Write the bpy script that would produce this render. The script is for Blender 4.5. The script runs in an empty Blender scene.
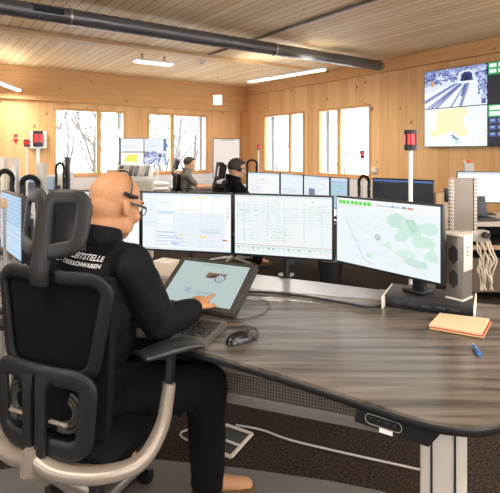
import bpy, bmesh, math, random
import numpy as np
from mathutils import Vector, Matrix, Euler
from mathutils.bvhtree import BVHTree
random.seed(7)
PI = math.pi
sc = bpy.context.scene
col = sc.collection
F = 473.0
HC = 1.40

# ---------------------------------------------------------------- materials
def lin(c):
    if isinstance(c, str):
        c = [int(c[i:i+2], 16)/255 for i in (0, 2, 4)]
    return tuple(x/12.92 if x <= .04045 else ((x+.055)/1.055)**2.4 for x in c)
MATS = {}
def M(name, c='808080', rough=.5, metal=0., spec=.5, bump=0., bscale=200., var=0., emit=None, es=1., coat=0.):
    if name in MATS: return MATS[name]
    m = bpy.data.materials.new(name); m.use_nodes = True
    nt = m.node_tree; N = nt.nodes; L = nt.links
    b = N['Principled BSDF']
    rgb = lin(c)
    b.inputs['Base Color'].default_value = (*rgb, 1)
    b.inputs['Roughness'].default_value = rough
    b.inputs['Metallic'].default_value = metal
    b.inputs['Specular IOR Level'].default_value = spec
    b.inputs['Coat Weight'].default_value = coat
    if emit:
        b.inputs['Emission Color'].default_value = (*lin(emit), 1)
        b.inputs['Emission Strength'].default_value = es
    tc = N.new('ShaderNodeTexCoord'); nz = N.new('ShaderNodeTexNoise')
    nz.inputs['Scale'].default_value = bscale; nz.inputs['Detail'].default_value = 3
    L.new(tc.outputs['Object'], nz.inputs['Vector'])
    if bump:
        bp = N.new('ShaderNodeBump'); bp.inputs['Strength'].default_value = bump; bp.inputs['Distance'].default_value = .002
        L.new(nz.outputs['Fac'], bp.inputs['Height']); L.new(bp.outputs['Normal'], b.inputs['Normal'])
    if var:
        mx = N.new('ShaderNodeMix'); mx.data_type = 'RGBA'
        mx.inputs[6].default_value = (*[x*(1-var) for x in rgb], 1); mx.inputs[7].default_value = (*[min(1, x*(1+var)) for x in rgb], 1)
        L.new(nz.outputs['Fac'], mx.inputs[0]); L.new(mx.outputs[2], b.inputs['Base Color'])
    MATS[name] = m
    return m

def wood(name, c_lo, c_hi, c_knot, axis_across, axis_along, plank, gap=.0, gapc=.3, knots=.8, rough=.6, off=0.):
    """planks side by side along axis_across, grain along axis_along (object coordinates)"""
    m = bpy.data.materials.new(name); m.use_nodes = True
    nt = m.node_tree; N = nt.nodes; L = nt.links; b = N['Principled BSDF']
    b.inputs['Roughness'].default_value = rough
    b.inputs['Specular IOR Level'].default_value = .3
    tc = N.new('ShaderNodeTexCoord'); sp = N.new('ShaderNodeSeparateXYZ'); L.new(tc.outputs['Object'], sp.inputs[0])
    def mth(op, a, v=None, c=None):
        n = N.new('ShaderNodeMath'); n.operation = op
        for i, q in enumerate((a, v, c)):
            if q is None: continue
            if isinstance(q, (int, float)): n.inputs[i].default_value = q
            else: L.new(q, n.inputs[i])
        return n.outputs[0]
    ac = sp.outputs[axis_across]; al = sp.outputs[axis_along]
    q = mth('DIVIDE', mth('ADD', ac, 50+off), plank)
    idx = mth('FLOOR', q); fr = mth('FRACT', q)
    wn = N.new('ShaderNodeTexWhiteNoise'); wn.noise_dimensions = '1D'; L.new(idx, wn.inputs['W'])
    # grain coordinates
    cb = N.new('ShaderNodeCombineXYZ')
    L.new(mth('MULTIPLY', ac, 22.), cb.inputs[0]); L.new(mth('MULTIPLY', al, 1.1), cb.inputs[1]); L.new(mth('MULTIPLY', idx, 3.7), cb.inputs[2])
    nz = N.new('ShaderNodeTexNoise'); nz.inputs['Scale'].default_value = 1.6; nz.inputs['Detail'].default_value = 4; nz.inputs['Distortion'].default_value = .6
    L.new(cb.outputs[0], nz.inputs['Vector'])
    fac = mth('ADD', mth('MULTIPLY', nz.outputs['Fac'], .75), mth('MULTIPLY', wn.outputs['Value'], .4))
    mx = N.new('ShaderNodeMix'); mx.data_type = 'RGBA'; mx.clamp_factor = True
    mx.inputs[6].default_value = (*lin(c_lo), 1); mx.inputs[7].default_value = (*lin(c_hi), 1)
    L.new(mth('MULTIPLY_ADD', fac, 1.5, -.35), mx.inputs[0])
    out = mx.outputs[2]
    # knots
    cb2 = N.new('ShaderNodeCombineXYZ')
    L.new(mth('MULTIPLY', ac, 5.2), cb2.inputs[0]); L.new(mth('MULTIPLY', al, 3.2), cb2.inputs[1])
    vo = N.new('ShaderNodeTexVoronoi'); vo.inputs['Scale'].default_value = 1.; vo.inputs['Randomness'].default_value = 1.
    L.new(cb2.outputs[0], vo.inputs['Vector'])
    spc = N.new('ShaderNodeSeparateColor'); L.new(vo.outputs['Color'], spc.inputs[0])
    size = mth('MULTIPLY_ADD', spc.outputs[0], .11, .03)
    k = mth('MULTIPLY', mth('LESS_THAN', vo.outputs['Distance'], size), knots)
    mk = N.new('ShaderNodeMix'); mk.data_type = 'RGBA'
    L.new(k, mk.inputs[0]); L.new(out, mk.inputs[6]); mk.inputs[7].default_value = (*lin(c_knot), 1)
    out = mk.outputs[2]
    if gap:
        g = mth('LESS_THAN', fr, gap)
        mg = N.new('ShaderNodeMix'); mg.data_type = 'RGBA'
        L.new(mth('MULTIPLY', g, 1-gapc), mg.inputs[0]); L.new(out, mg.inputs[6]); mg.inputs[7].default_value = (*lin(c_knot), 1)
        out = mg.outputs[2]
    L.new(out, b.inputs['Base Color'])
    return m

def attr_emit(name, strength=1., rough=.35):
    if name in MATS: return MATS[name]
    m = bpy.data.materials.new(name); m.use_nodes = True
    nt = m.node_tree; b = nt.nodes['Principled BSDF']
    a = nt.nodes.new('ShaderNodeAttribute'); a.attribute_name = 'Col'
    b.inputs['Base Color'].default_value = (.02, .02, .02, 1)
    b.inputs['Roughness'].default_value = rough
    nt.links.new(a.outputs['Color'], b.inputs['Emission Color'])
    b.inputs['Emission Strength'].default_value = strength
    MATS[name] = m; return m

# ---------------------------------------------------------------- object helpers
def tag(o, label=None, cat=None, group=None, kind=None):
    if label: o['label'] = label
    if cat: o['category'] = cat
    if group: o['group'] = group
    if kind: o['kind'] = kind
    return o
def empty(name, loc=(0, 0, 0), rz=0., label=None, cat=None, group=None, kind=None):
    o = bpy.data.objects.new(name, None); col.objects.link(o)
    o.location = loc; o.rotation_euler = (0, 0, rz); o.empty_display_size = .1
    return tag(o, label, cat, group, kind)
def children(o): return [c for c in bpy.data.objects if c.parent == o]
def copy_tree(o, parent=None):
    c = o.copy(); col.objects.link(c)
    if parent: c.parent = parent
    for ch in children(o): copy_tree(ch, c)
    return c

class MB:
    def __init__(s): s.v = []; s.f = []; s.mats = []
    def add(s, vs, fs):
        n = len(s.v); s.v += [tuple(v) for v in vs]; s.f += [tuple(i+n for i in f) for f in fs]; return s
    def bm(s, b, mat=None):
        if mat: b.transform(mat)
        b.verts.ensure_lookup_table()
        s.add([v.co[:] for v in b.verts], [[v.index for v in f.verts] for f in b.faces]); b.free(); return s
    def box(s, c, size, rot=(0, 0, 0), bev=0., seg=2):
        b = bmesh.new(); bmesh.ops.create_cube(b, size=1)
        bmesh.ops.scale(b, vec=size, verts=b.verts)
        if bev: bmesh.ops.bevel(b, geom=list(b.edges), offset=min(bev, min(size)*.49), segments=seg, affect='EDGES', profile=.5)
        b.verts.index_update()
        return s.bm(b, Matrix.Translation(c) @ Euler(rot).to_matrix().to_4x4())
    def b2(s, x0, x1, y0, y1, z0, z1, bev=0.):
        return s.box(((x0+x1)/2, (y0+y1)/2, (z0+z1)/2), (abs(x1-x0), abs(y1-y0), abs(z1-z0)), bev=bev)
    def cyl(s, p0, p1, r, r1=None, seg=16):
        p0 = Vector(p0); p1 = Vector(p1); d = p1-p0
        b = bmesh.new(); bmesh.ops.create_cone(b, cap_ends=True, segments=seg, radius1=r, radius2=r if r1 is None else r1, depth=d.length)
        b.verts.index_update()
        return s.bm(b, Matrix.Translation((p0+p1)/2) @ d.to_track_quat('Z', 'Y').to_matrix().to_4x4())
    def ell(s, c, r, rot=(0, 0, 0), u=20, v=14, mat=None):
        b = bmesh.new(); bmesh.ops.create_uvsphere(b, u_segments=u, v_segments=v, radius=1)
        b.verts.index_update()
        r = (r, r, r) if isinstance(r, (int, float)) else r
        R = mat if mat is not None else Euler(rot).to_matrix()
        return s.bm(b, Matrix.Translation(c) @ R.to_4x4() @ Matrix.Diagonal((*r, 1)))
    def cap(s, p0, p1, r0, r1=None, u=16):
        """tapered capsule, closed"""
        r1 = r0 if r1 is None else r1
        p0 = Vector(p0); p1 = Vector(p1); d = p1-p0; L = d.length
        prof = []
        for k in range(6): a = -PI/2 + k*PI/10; prof.append((math.cos(a)*r0, math.sin(a)*r0))
        for k in range(6): a = k*PI/10; prof.append((math.cos(a)*r1, L+math.sin(a)*r1))
        Q = d.to_track_quat('Z', 'Y') if L > 1e-6 else Euler((0, 0, 0)).to_quaternion()
        vs = [p0 + Q @ Vector((0, 0, -r0))]
        for (r, z) in prof[1:-1]:
            for i in range(u):
                a = 2*PI*i/u; vs.append(p0 + Q @ Vector((r*math.cos(a), r*math.sin(a), z)))
        vs.append(p0 + Q @ Vector((0, 0, L+r1)))
        n = len(prof)-2; fs = []
        for i in range(u): fs.append((0, 1+(i+1) % u, 1+i))
        for k in range(n-1):
            for i in range(u):
                a = 1+k*u+i; b_ = 1+k*u+(i+1) % u; fs.append((a, b_, b_+u, a+u))
        e = len(vs)-1
        for i in range(u): fs.append((e, 1+(n-1)*u+i, 1+(n-1)*u+(i+1) % u))
        return s.add(vs, fs)
    def tube(s, pts, r, seg=8, closed=False):
        pts = [Vector(p) for p in pts]
        return s.sweep(pts, None, r, r, seg=seg, closed=closed, p=2)
    def sweep(s, pts, nrm, w, t, seg=12, closed=False, p=4.):
        """sweep a superellipse w (across) x t (along normal); w,t scalars or lists (half sizes)"""
        pts = [Vector(q) for q in pts]; n = len(pts)
        W = w if isinstance(w, (list, tuple)) else [w]*n
        T = t if isinstance(t, (list, tuple)) else [t]*n
        tans = []
        for i in range(n):
            if closed: d = pts[(i+1) % n]-pts[i-1]
            else: d = pts[min(i+1, n-1)]-pts[max(i-1, 0)]
            tans.append(d.normalized() if d.length > 1e-9 else Vector((0, 0, 1)))
        if nrm is None:
            ref = Vector((0, 0, 1)) if abs(tans[0].z) < .9 else Vector((1, 0, 0))
            cur = (ref-tans[0]*ref.dot(tans[0])).normalized(); ns = []
            for tt in tans:
                cur = (cur-tt*cur.dot(tt))
                cur = cur.normalized() if cur.length > 1e-6 else ref
                ns.append(cur.copy())
        elif isinstance(nrm, Vector): ns = [nrm]*n
        else: ns = [Vector(q) for q in nrm]
        vs = []
        for i in range(n):
            nn = (ns[i]-tans[i]*ns[i].dot(tans[i])).normalized(); sd = tans[i].cross(nn).normalized()
            for k in range(seg):
                a = 2*PI*(k+.5)/seg; c_, s_ = math.cos(a), math.sin(a)
                cx = math.copysign(abs(c_)**(2/p), c_); sy = math.copysign(abs(s_)**(2/p), s_)
                vs.append(pts[i]+sd*(W[i]*cx)+nn*(T[i]*sy))
        fs = []
        m = n if closed else n-1
        for i in range(m):
            j = (i+1) % n
            for k in range(seg):
                k2 = (k+1) % seg; fs.append((i*seg+k, j*seg+k, j*seg+k2, i*seg+k2))
        if not closed:
            fs.append(tuple(range(seg))); fs.append(tuple(reversed(range((n-1)*seg, n*seg))))
        return s.add(vs, fs)
    def prism(s, poly, z0, z1):
        n = len(poly)
        return s.add([(x, y, z0) for x, y in poly]+[(x, y, z1) for x, y in poly],
                     [tuple(reversed(range(n))), tuple(range(n, 2*n))]+[(i, (i+1) % n, n+(i+1) % n, n+i) for i in range(n)])
    def grid(s, fn, nu, nv, thick=0.):
        """surface fn(u,v)->Vector, closed slab if thick"""
        P = [[Vector(fn(i/nu, j/nv)) for i in range(nu+1)] for j in range(nv+1)]
        vs = [p for r in P for p in r]; W = nu+1
        fs = [(j*W+i, j*W+i+1, (j+1)*W+i+1, (j+1)*W+i) for j in range(nv) for i in range(nu)]
        if not thick: return s.add(vs, fs)
        ns = []
        for j in range(nv+1):
            for i in range(nu+1):
                du = P[j][min(i+1, nu)]-P[j][max(i-1, 0)]; dv = P[min(j+1, nv)][i]-P[max(j-1, 0)][i]
                ns.append(du.cross(dv).normalized())
        K = len(vs); vs2 = [vs[i]-ns[i]*thick for i in range(K)]
        f2 = [tuple(reversed([k+K for k in f])) for f in fs]
        rim = [j*1 for j in range(nu+1)]+[j*W+nu for j in range(1, nv+1)]+[nv*W+i for i in range(nu-1, -1, -1)]+[j*W for j in range(nv-1, 0, -1)]
        fr = [(rim[i], rim[i]+K, rim[(i+1) % len(rim)]+K, rim[(i+1) % len(rim)]) for i in range(len(rim))]
        return s.add(vs+vs2, fs+f2+fr)
    def mesh(s, name):
        me = bpy.data.meshes.new(name); me.from_pydata(s.v, [], s.f); me.update()
        b = bmesh.new(); b.from_mesh(me); bmesh.ops.recalc_face_normals(b, faces=b.faces); b.to_mesh(me); b.free()
        return me
    def build(s, name, mat, parent=None, smooth=35, loc=None, rot=None):
        me = s.mesh(name)
        if mat: me.materials.append(mat)
        o = bpy.data.objects.new(name, me); col.objects.link(o)
        if parent: o.parent = parent
        if loc: o.location = loc
        if rot: o.rotation_euler = rot
        if smooth:
            me.polygons.foreach_set('use_smooth', [True]*len(me.polygons))
            b = bmesh.new(); b.from_mesh(me); ca = math.cos(math.radians(smooth))
            for e in b.edges:
                if len(e.link_faces) == 2 and e.link_faces[0].normal.dot(e.link_faces[1].normal) < ca: e.smooth = False
            b.to_mesh(me); b.free()
        return o
    def remesh(s, name, mat, parent, vox=.006, it=4, disp=0., dscale=.1):
        o = s.build(name, mat, None, smooth=0)
        r = o.modifiers.new('r', 'REMESH'); r.mode = 'VOXEL'; r.voxel_size = vox
        k = o.modifiers.new('s', 'SMOOTH'); k.iterations = it; k.factor = .5
        if disp:
            tx = bpy.data.textures.new('folds', 'CLOUDS'); tx.noise_scale = dscale
            d = o.modifiers.new('d', 'DISPLACE'); d.texture = tx; d.strength = disp; d.mid_level = .5
        dg = bpy.context.evaluated_depsgraph_get()
        me = bpy.data.meshes.new_from_object(o.evaluated_get(dg))
        o.modifiers.clear(); old = o.data; o.data = me; bpy.data.meshes.remove(old); me.name = name
        me.polygons.foreach_set('use_smooth', [True]*len(me.polygons))
        if parent: o.parent = parent
        return o

def spline(pts, n=8, closed=False):
    P = [Vector(p) for p in pts]; out = []; m = len(P)
    rng = m if closed else m-1
    for i in range(rng):
        p0 = P[i-1] if (closed or i > 0) else P[0]; p1 = P[i]; p2 = P[(i+1) % m]; p3 = P[(i+2) % m] if (closed or i+2 < m) else P[-1]
        for k in range(n):
            t = k/n
            out.append(.5*((2*p1)+(p2-p0)*t+(2*p0-5*p1+4*p2-p3)*t*t+(3*p1-p0-3*p2+p3)*t**3))
    if not closed: out.append(P[-1])
    return out
def rrect(x0, x1, y0, y1, r, n=5):
    out = []
    for cx, cy, a0 in ((x1-r, y1-r, 0), (x0+r, y1-r, 90), (x0+r, y0+r, 180), (x1-r, y0+r, 270)):
        for k in range(n+1):
            a = math.radians(a0+90*k/n); out.append((cx+r*math.cos(a), cy+r*math.sin(a)))
    return out
def at(px, py, d): return Vector(((px-250)/F*d, d, HC+(152-py)/F*d))
def onz(px, py, z):
    d = (HC-z)*F/(py-152); return Vector(((px-250)/F*d, d, z))

# ---------------------------------------------------------------- painted screens (colour attribute grid)
class Paint:
    def __init__(s, nx, ny, bg): s.a = np.zeros((ny, nx, 3)); s.a[:] = lin(bg); s.nx, s.ny = nx, ny
    def r(s, x0, y0, x1, y1, c):
        X0, X1 = int(round(x0*s.nx)), int(round(x1*s.nx)); Y0, Y1 = int(round(y0*s.ny)), int(round(y1*s.ny))
        s.a[Y0:max(Y1, Y0+1), X0:max(X1, X0+1)] = lin(c); return s
    def poly(s, pts, c):
        ys, xs = np.mgrid[0:s.ny, 0:s.nx]; xs = (xs+.5)/s.nx; ys = (ys+.5)/s.ny
        ins = np.zeros(xs.shape, bool); n = len(pts)
        for i in range(n):
            x0, y0 = pts[i]; x1, y1 = pts[(i+1) % n]
            if y0 == y1: continue
            cond = ((y0 > ys) != (y1 > ys)) & (xs < (x1-x0)*(ys-y0)/(y1-y0)+x0)
            ins ^= cond
        s.a[ins] = lin(c); return s
    def line(s, x0, y0, x1, y1, c, w=.006):
        dx, dy = x1-x0, y1-y0; L = math.hypot(dx, dy); nx, ny = -dy/L*w/2, dx/L*w/2
        return s.poly([(x0+nx, y0+ny), (x1+nx, y1+ny), (x1-nx, y1-ny), (x0-nx, y0-ny)], c)
    def disc(s, x, y, r, c, asp=1.6, r0=0):
        ys, xs = np.mgrid[0:s.ny, 0:s.nx]; dd = np.hypot((xs+.5)/s.nx-x, ((ys+.5)/s.ny-y)/asp)
        s.a[(dd < r) & (dd >= r0)] = lin(c); return s
    def text(s, x, y, w, c, rnd, h=.012):
        """a row of small marks like a line of writing"""
        p = x
        while p < x+w:
            l = rnd.uniform(.008, .03); s.r(p, y, min(p+l, x+w), y+h, c); p += l+.008
        return s
    def mesh(s, name, w, h, mat, parent, loc, face='-y'):
        """grid in xz plane facing -y, centred at loc"""
        nx, ny = s.nx, s.ny
        xs = np.linspace(-w/2, w/2, nx+1); zs = np.linspace(h/2, -h/2, ny+1)
        X, Z = np.meshgrid(xs, zs); vs = np.stack([X.ravel(), np.zeros(X.size), Z.ravel()], 1)
        W = nx+1; fs = [(j*W+i, (j+1)*W+i, (j+1)*W+i+1, j*W+i+1) for j in range(ny) for i in range(nx)]
        me = bpy.data.meshes.new(name); me.from_pydata(vs.tolist(), [], fs)
        ca = me.color_attributes.new('Col', 'FLOAT_COLOR', 'CORNER')
        c4 = np.ones((ny*nx, 4, 4), np.float32); c4[:, :, :3] = s.a.reshape(-1, 1, 3)
        ca.data.foreach_set('color', c4.ravel())
        me.materials.append(mat); me.update()
        o = bpy.data.objects.new(name, me); col.objects.link(o); o.parent = parent; o.location = loc
        return o
SCR = attr_emit('screen_glow', .58)
SCR_DIM = attr_emit('screen_glow_wall', .60)

# common materials
black = M('black_plastic', '0f1011', .42, bump=.15, bscale=900)
blk_soft = M('black_rubber', '0c0c0d', .6, bump=.2, bscale=700)
dgrey = M('dark_grey_plastic', '26272a', .45, bump=.1, bscale=900)
gunm = M('grey_shell_plastic', '37342f', .38, bump=.1, bscale=900)
alu = M('brushed_aluminium', 'b9b4ac', .33, .85, bump=.1, bscale=300)
lgrey = M('light_grey_metal', 'b4ada3', .5, .15, bump=.05, bscale=300)
white = M('white_lacquer', 'e6e4e0', .4)
offw = M('off_white_plastic', 'd9cfc0', .5)
cream = M('beige_plastic', 'cdbba3', .55)
silver = M('silver_paint', '9c9084', .4, .45)
redm = M('red_lens', 'd8201c', .25, emit='e02418', es=.25)
fab = M('black_fabric', '0f1011', .9, bump=.5, bscale=1500, spec=.2)
jackm = M('black_softshell', '0e0e11', .8, bump=.35, bscale=600, spec=.18)
trou = M('dark_trouser_cloth', '100f10', .9, bump=.4, bscale=900, spec=.15)
tan = M('tan_suede', '57401f', .9, bump=.5, bscale=400, var=.25)

# ---------------------------------------------------------------- room
CR = Vector((-.125, 11.8, 0)); RA = math.atan2(.574, .819)
def room(o):
    o.location = CR; o.rotation_euler = (0, 0, RA); return o
Rm = Matrix.Translation(CR) @ Matrix.Rotation(RA, 4, 'Z')
def s_of(px): k = (px-250)/F; return (-.125-11.8*k)/(.819-.574*k)
def t_of(px): k = (px-250)/F; return (11.8*k+.125)/(.574+.819*k)
wallw = wood('pine_wall_x', 'd29e66', 'edc48e', '8a5428', 0, 2, .19, gap=.02, gapc=.75)
wallwy = wood('pine_wall_y', 'd29e66', 'edc48e', '8a5428', 1, 2, .19, gap=.02, gapc=.75)
beamx = wood('pine_beam_x', 'c38f58', 'deb27c', '8a572e', 2, 0, .6, knots=.6)
beamy = wood('pine_beam_y', 'c79461', 'deb27c', '8a572e', 2, 1, .6, knots=.6)
ceilw = wood('pine_ceiling', 'e0bf8e', 'f7dfb6', '937150', 0, 1, .125, gap=.1, gapc=.35, knots=.5)
framew = wood('pine_frame', 'c9955c', 'dfb680', '9a6838', 0, 2, .4, knots=0)
DX, DY, HZ = 12.2, 13.0, 3.0
def struct(mb, name, mat, smooth=0, parent=None):
    o = mb.build(name, mat, parent, smooth=smooth)
    if parent is None: o['kind'] = 'structure'; room(o)
    return o
def wall_open(axis, L, opens, z1=HZ, th=.3, sgn=1, at0=0.):
    """wall along -axis from 0 to -L, openings (a,b,z0,z1) in distance from corner"""
    mb = MB(); cur = 0 - (th if True else 0)
    def seg(a, b, za, zb):
        if b-a < 1e-4: return
        if axis == 'x': mb.b2(-b, -a, at0, at0+th*sgn, za, zb)
        else: mb.b2(at0, at0+th*sgn, -b, -a, za, zb)
    a = -th if sgn > 0 and at0 == 0 else 0
    for (o0, o1, za, zb) in sorted(opens):
        seg(a, o0, 0, z1); seg(o0, o1, 0, za); seg(o0, o1, zb, z1); a = o1
    seg(a, L, 0, z1); return mb
wo = {}
wo[1] = (s_of(125.5), s_of(53.5)); wo[2] = (s_of(207.5), s_of(147.5))
wo[3] = (t_of(264), t_of(304.5)); wo[4] = (t_of(318), t_of(371))
Z0, Z1 = .93, 2.27
struct(wall_open('x', DX, [(*wo[1], Z0, Z1), (*wo[2], Z0, Z1), (9.0, 11.4, Z0, Z1)]), 'wall_back', wallw)
struct(wall_open('y', DY, [(*wo[3], Z0, Z1), (*wo[4], Z0, Z1), (8.4, 12.2, Z0, 2.4)]), 'wall_right', wallwy)
struct(wall_open('x', DX, [(1.0, 4.6, .9, 2.5), (5.2, 8.8, .9, 2.5)], sgn=-1, at0=-DY), 'wall_front', wallw)
struct(wall_open('y', DY, [(7.0, 11., .9, 2.4)], sgn=-1, at0=-DX), 'wall_left', wallwy)
struct(MB().b2(-DX-.3, .3, -DY-.3, .3, HZ, HZ+.25), 'ceiling', ceilw)
# carpet
cm = bpy.data.materials.new('brown_carpet'); cm.use_nodes = True
nt = cm.node_tree; b = nt.nodes['Principled BSDF']; b.inputs['Roughness'].default_value = 1; b.inputs['Specular IOR Level'].default_value = .1
tcn = nt.nodes.new('ShaderNodeTexCoord'); n1 = nt.nodes.new('ShaderNodeTexNoise'); n1.inputs['Scale'].default_value = 90; n1.inputs['Detail'].default_value = 5
cr = nt.nodes.new('ShaderNodeValToRGB'); cr.color_ramp.elements[0].position = .35; cr.color_ramp.elements[1].position = .7
cr.color_ramp.elements[0].color = (*lin('1b1613'), 1); cr.color_ramp.elements[1].color = (*lin('4c3f34'), 1)
nt.links.new(tcn.outputs['Object'], n1.inputs['Vector']); nt.links.new(n1.outputs['Fac'], cr.inputs[0]); nt.links.new(cr.outputs[0], b.inputs['Base Color'])
bp = nt.nodes.new('ShaderNodeBump'); bp.inputs['Strength'].default_value = .5; bp.inputs['Distance'].default_value = .004
nt.links.new(n1.outputs['Fac'], bp.inputs['Height']); nt.links.new(bp.outputs[0], b.inputs['Normal'])
struct(MB().b2(-DX-.3, .3, -DY-.3, .3, -.2, 0), 'floor', cm)
# beams and trims
struct(MB().b2(-DX, 0, -.10, 0, 2.42, HZ).b2(-DX, 0, -.13, 0, 2.38, 2.43), 'trim_1', beamx)
struct(MB().b2(-.08, 0, -DY, -.10, 2.79, HZ), 'trim_2', beamy)
struct(MB().b2(-DX, -.0, -.05, 0, 0, .90), 'trim_3', white)
struct(MB().b2(-.05, 0, -wo[4][1]-.05, -.05, 0, .90), 'trim_4', white)
struct(MB().b2(-DX, -.05, -.5, -.5+.0, 0, .0) if False else MB().b2(-.16, 0, -.16, 0, 0, 2.38), 'trim_5', framew)
# ceiling beam crossing (parallel to back wall)
pb = Rm.inverted() @ onz(0, 31, 3.0) if False else None
def ceil_local(px, py, z=HZ):
    d = (z-HC)*F/(152-py); return Rm.inverted() @ Vector(((px-250)/F*d, d, z))
cb = ceil_local(0, 31, 2.96)
struct(MB().b2(-DX, -.05, cb.y-.11, cb.y+.11, 2.95, HZ), 'trim_6', wood('pine_ceiling_beam', 'd2ab78', 'ecd0a4', '937150', 2, 0, .6, knots=.3))
glassm = bpy.data.materials.new('window_glass'); glassm.use_nodes = True
nt = glassm.node_tree; nt.nodes.clear(); om = nt.nodes.new('ShaderNodeOutputMaterial'); tr = nt.nodes.new('ShaderNodeBsdfTransparent'); gl = nt.nodes.new('ShaderNodeBsdfGlossy')
gl.inputs['Roughness'].default_value = .02; ms = nt.nodes.new('ShaderNodeMixShader'); ms.inputs[0].default_value = .05
nt.links.new(tr.outputs[0], ms.inputs[1]); nt.links.new(gl.outputs[0], ms.inputs[2]); nt.links.new(ms.outputs[0], om.inputs[0])
def window(n, axis, a, b_, z0, z1, mull, wallpos=0., inward=-1):
    """a,b distance from the corner along the wall"""
    e = empty('window_%d' % n, kind='structure'); room(e)
    def bx(mb, u0, u1, v0, v1, za, zb):   # u along wall (distance), v depth from inner face outward
        if axis == 'x': mb.b2(-u1, -u0, wallpos-inward*v0, wallpos-inward*v1, za, zb)
        else: mb.b2(wallpos-inward*v0, wallpos-inward*v1, -u1, -u0, za, zb)
        return mb
    t = .05
    fr = MB()
    bx(fr, a, b_, -.015, .06, z0, z0+t); bx(fr, a, b_, -.015, .06, z1-t, z1)
    bx(fr, a, a+t, -.015, .06, z0+t, z1-t); bx(fr, b_-t, b_, -.015, .06, z0+t, z1-t)
    for m_ in mull: bx(fr, m_-.045, m_+.045, -.0, .06, z0+t, z1-t)
    fr.build('window_frame', framew, e, smooth=0)
    edges = [a+t]+[x for m_ in mull for x in (m_-.045, m_+.045)]+[b_-t]
    for i in range(0, len(edges), 2):
        g = MB(); bx(g, edges[i], edges[i+1], .028, .034, z0+t, z1-t); g.build('window_pane', glassm, e, smooth=0)
    for m_ in mull:
        h = MB(); bx(h, m_-.012, m_+.012, -.04, -.0, (z0+z1)/2-.09, (z0+z1)/2+.05); h.build('window_handle', lgrey, e, smooth=0)
    sl = MB(); bx(sl, a-.04, b_+.04, -.06, 0, z0-.035, z0); sl.build('window_sill', framew, e, smooth=0)
    ov = MB(); bx(ov, a-.0, a+.035, .07, .30, z0, z1); bx(ov, b_-.035, b_, .07, .30, z0, z1); bx(ov, a+.035, b_-.035, .07, .30, z1-.035, z1); bx(ov, a+.035, b_-.035, .07, .30, z0, z0+.02)
    ov.build('outer_reveal', M('pale_blue_reveal', 'b9c4cf', .5), e, smooth=0)
    # outer venetian guide post
    g = MB(); bx(g, a+t, a+t+.05, .22, .27, z0, z1); g.build('shutter_rail', lgrey, e, smooth=0)
    return e
window(1, 'x', *wo[1], Z0, Z1, [s_of(99)])
window(2, 'x', *wo[2], Z0, Z1, [s_of(172.5)])
window(3, 'y', *wo[3], Z0, Z1, [t_of(289.5)])
window(4, 'y', *wo[4], Z0, Z1, [t_of(338.5)])
window(5, 'x', 9.0, 11.4, Z0, Z1, [10.2])
window(6, 'y', 8.4, 12.2, Z0, 2.4, [10.3])
window(7, 'x', 1.0, 4.6, .9, 2.5, [2.8], wallpos=-DY, inward=1)
window(8, 'x', 5.2, 8.8, .9, 2.5, [7.0], wallpos=-DY, inward=1)
window(9, 'y', 7.0, 11.0, .9, 2.4, [9.0], wallpos=-DX, inward=1)

# outside ground and trees
snow = M('snow_ground', 'e4e8ee', .9, bump=.3, bscale=2)
g = MB().b2(-70, 70, -60, 90, -1.6, -1.5).build('floor_outside', snow, smooth=0); g['kind'] = 'structure'
bark = M('pale_winter_bark', '57524d', .9, var=.2, bscale=8)
def make_tree(seed, H=7.5, name='bare_tree'):
    rnd = random.Random(seed); mb = MB()
    def br(p, d, L, r, lev):
        n = 4; pts = [p.copy()]; q = p.copy(); dd = d.copy()
        for i in range(n):
            dd = (dd+Vector((rnd.uniform(-.18, .18), rnd.uniform(-.18, .18), rnd.uniform(-.05, .12)))).normalized()
            q = q+dd*(L/n); pts.append(q.copy())
        rr = [r*(1-.6*i/n) for i in range(n+1)]
        mb.sweep(pts, None, rr, rr, seg=5, p=2)
        if lev == 0: return
        for k in range(5 if lev > 1 else 4):
            i = rnd.randint(1 if lev < 3 else 2, n)
            a = rnd.uniform(0, 2*PI); out = Vector((math.cos(a), math.sin(a), rnd.uniform(.2, .9))).normalized()
            nd = (dd*.7+out).normalized()
            br(pts[i], nd, L*rnd.uniform(.5, .68), rr[i]*.6, lev-1)
    br(Vector((0, 0, 0)), Vector((0, 0, 1)), H*.5, .13, 4)
    o = mb.build(name, bark, smooth=60)
    return o
tp = [(-5.5, 14.6, 0), (-5.6, 17.5, 1.4), (-4.75, 14.4, 2.2), (-2.75, 16, .7), (-1.9, 15, 3.), (-3.3, 21, 4.), (1.6, 24, 1.), (4.6, 23, 2.), (6.6, 22, 5.)]
protos = [make_tree(3), make_tree(11), make_tree(29)]
tl = ['bare winter tree seen through the left half of the window nearest the left edge',
      'bare winter tree far outside, right of centre in the wide left window',
      'bare winter tree close outside the wide left window',
      'bare winter tree outside the left sash of the window behind the grey-shirted operator',
      'bare winter tree outside the broad sash of the window behind the grey-shirted operator',
      'distant bare tree behind the middle frame bar of the window behind the grey-shirted operator',
      'faint bare tree outside the narrow two-part window nearest the room corner',
      'faint bare tree outside the left part of the tall window right of the corner',
      'faint bare tree outside the right part of the tall window beside the wall screens']
for i, (x, y, rz) in enumerate(tp):
    o = protos[i] if i < 3 else protos[i % 3].copy()
    if i >= 3: col.objects.link(o)
    o.location = (x, y, -1.5); o.rotation_euler = (0, 0, rz)
    s_ = [1, 1.1, .8, 1, .9, 1.2, .9, .85, .9][i]; o.scale = (s_, s_, s_)
    tag(o, tl[i], 'tree', 'bare winter trees outside the windows')

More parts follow.
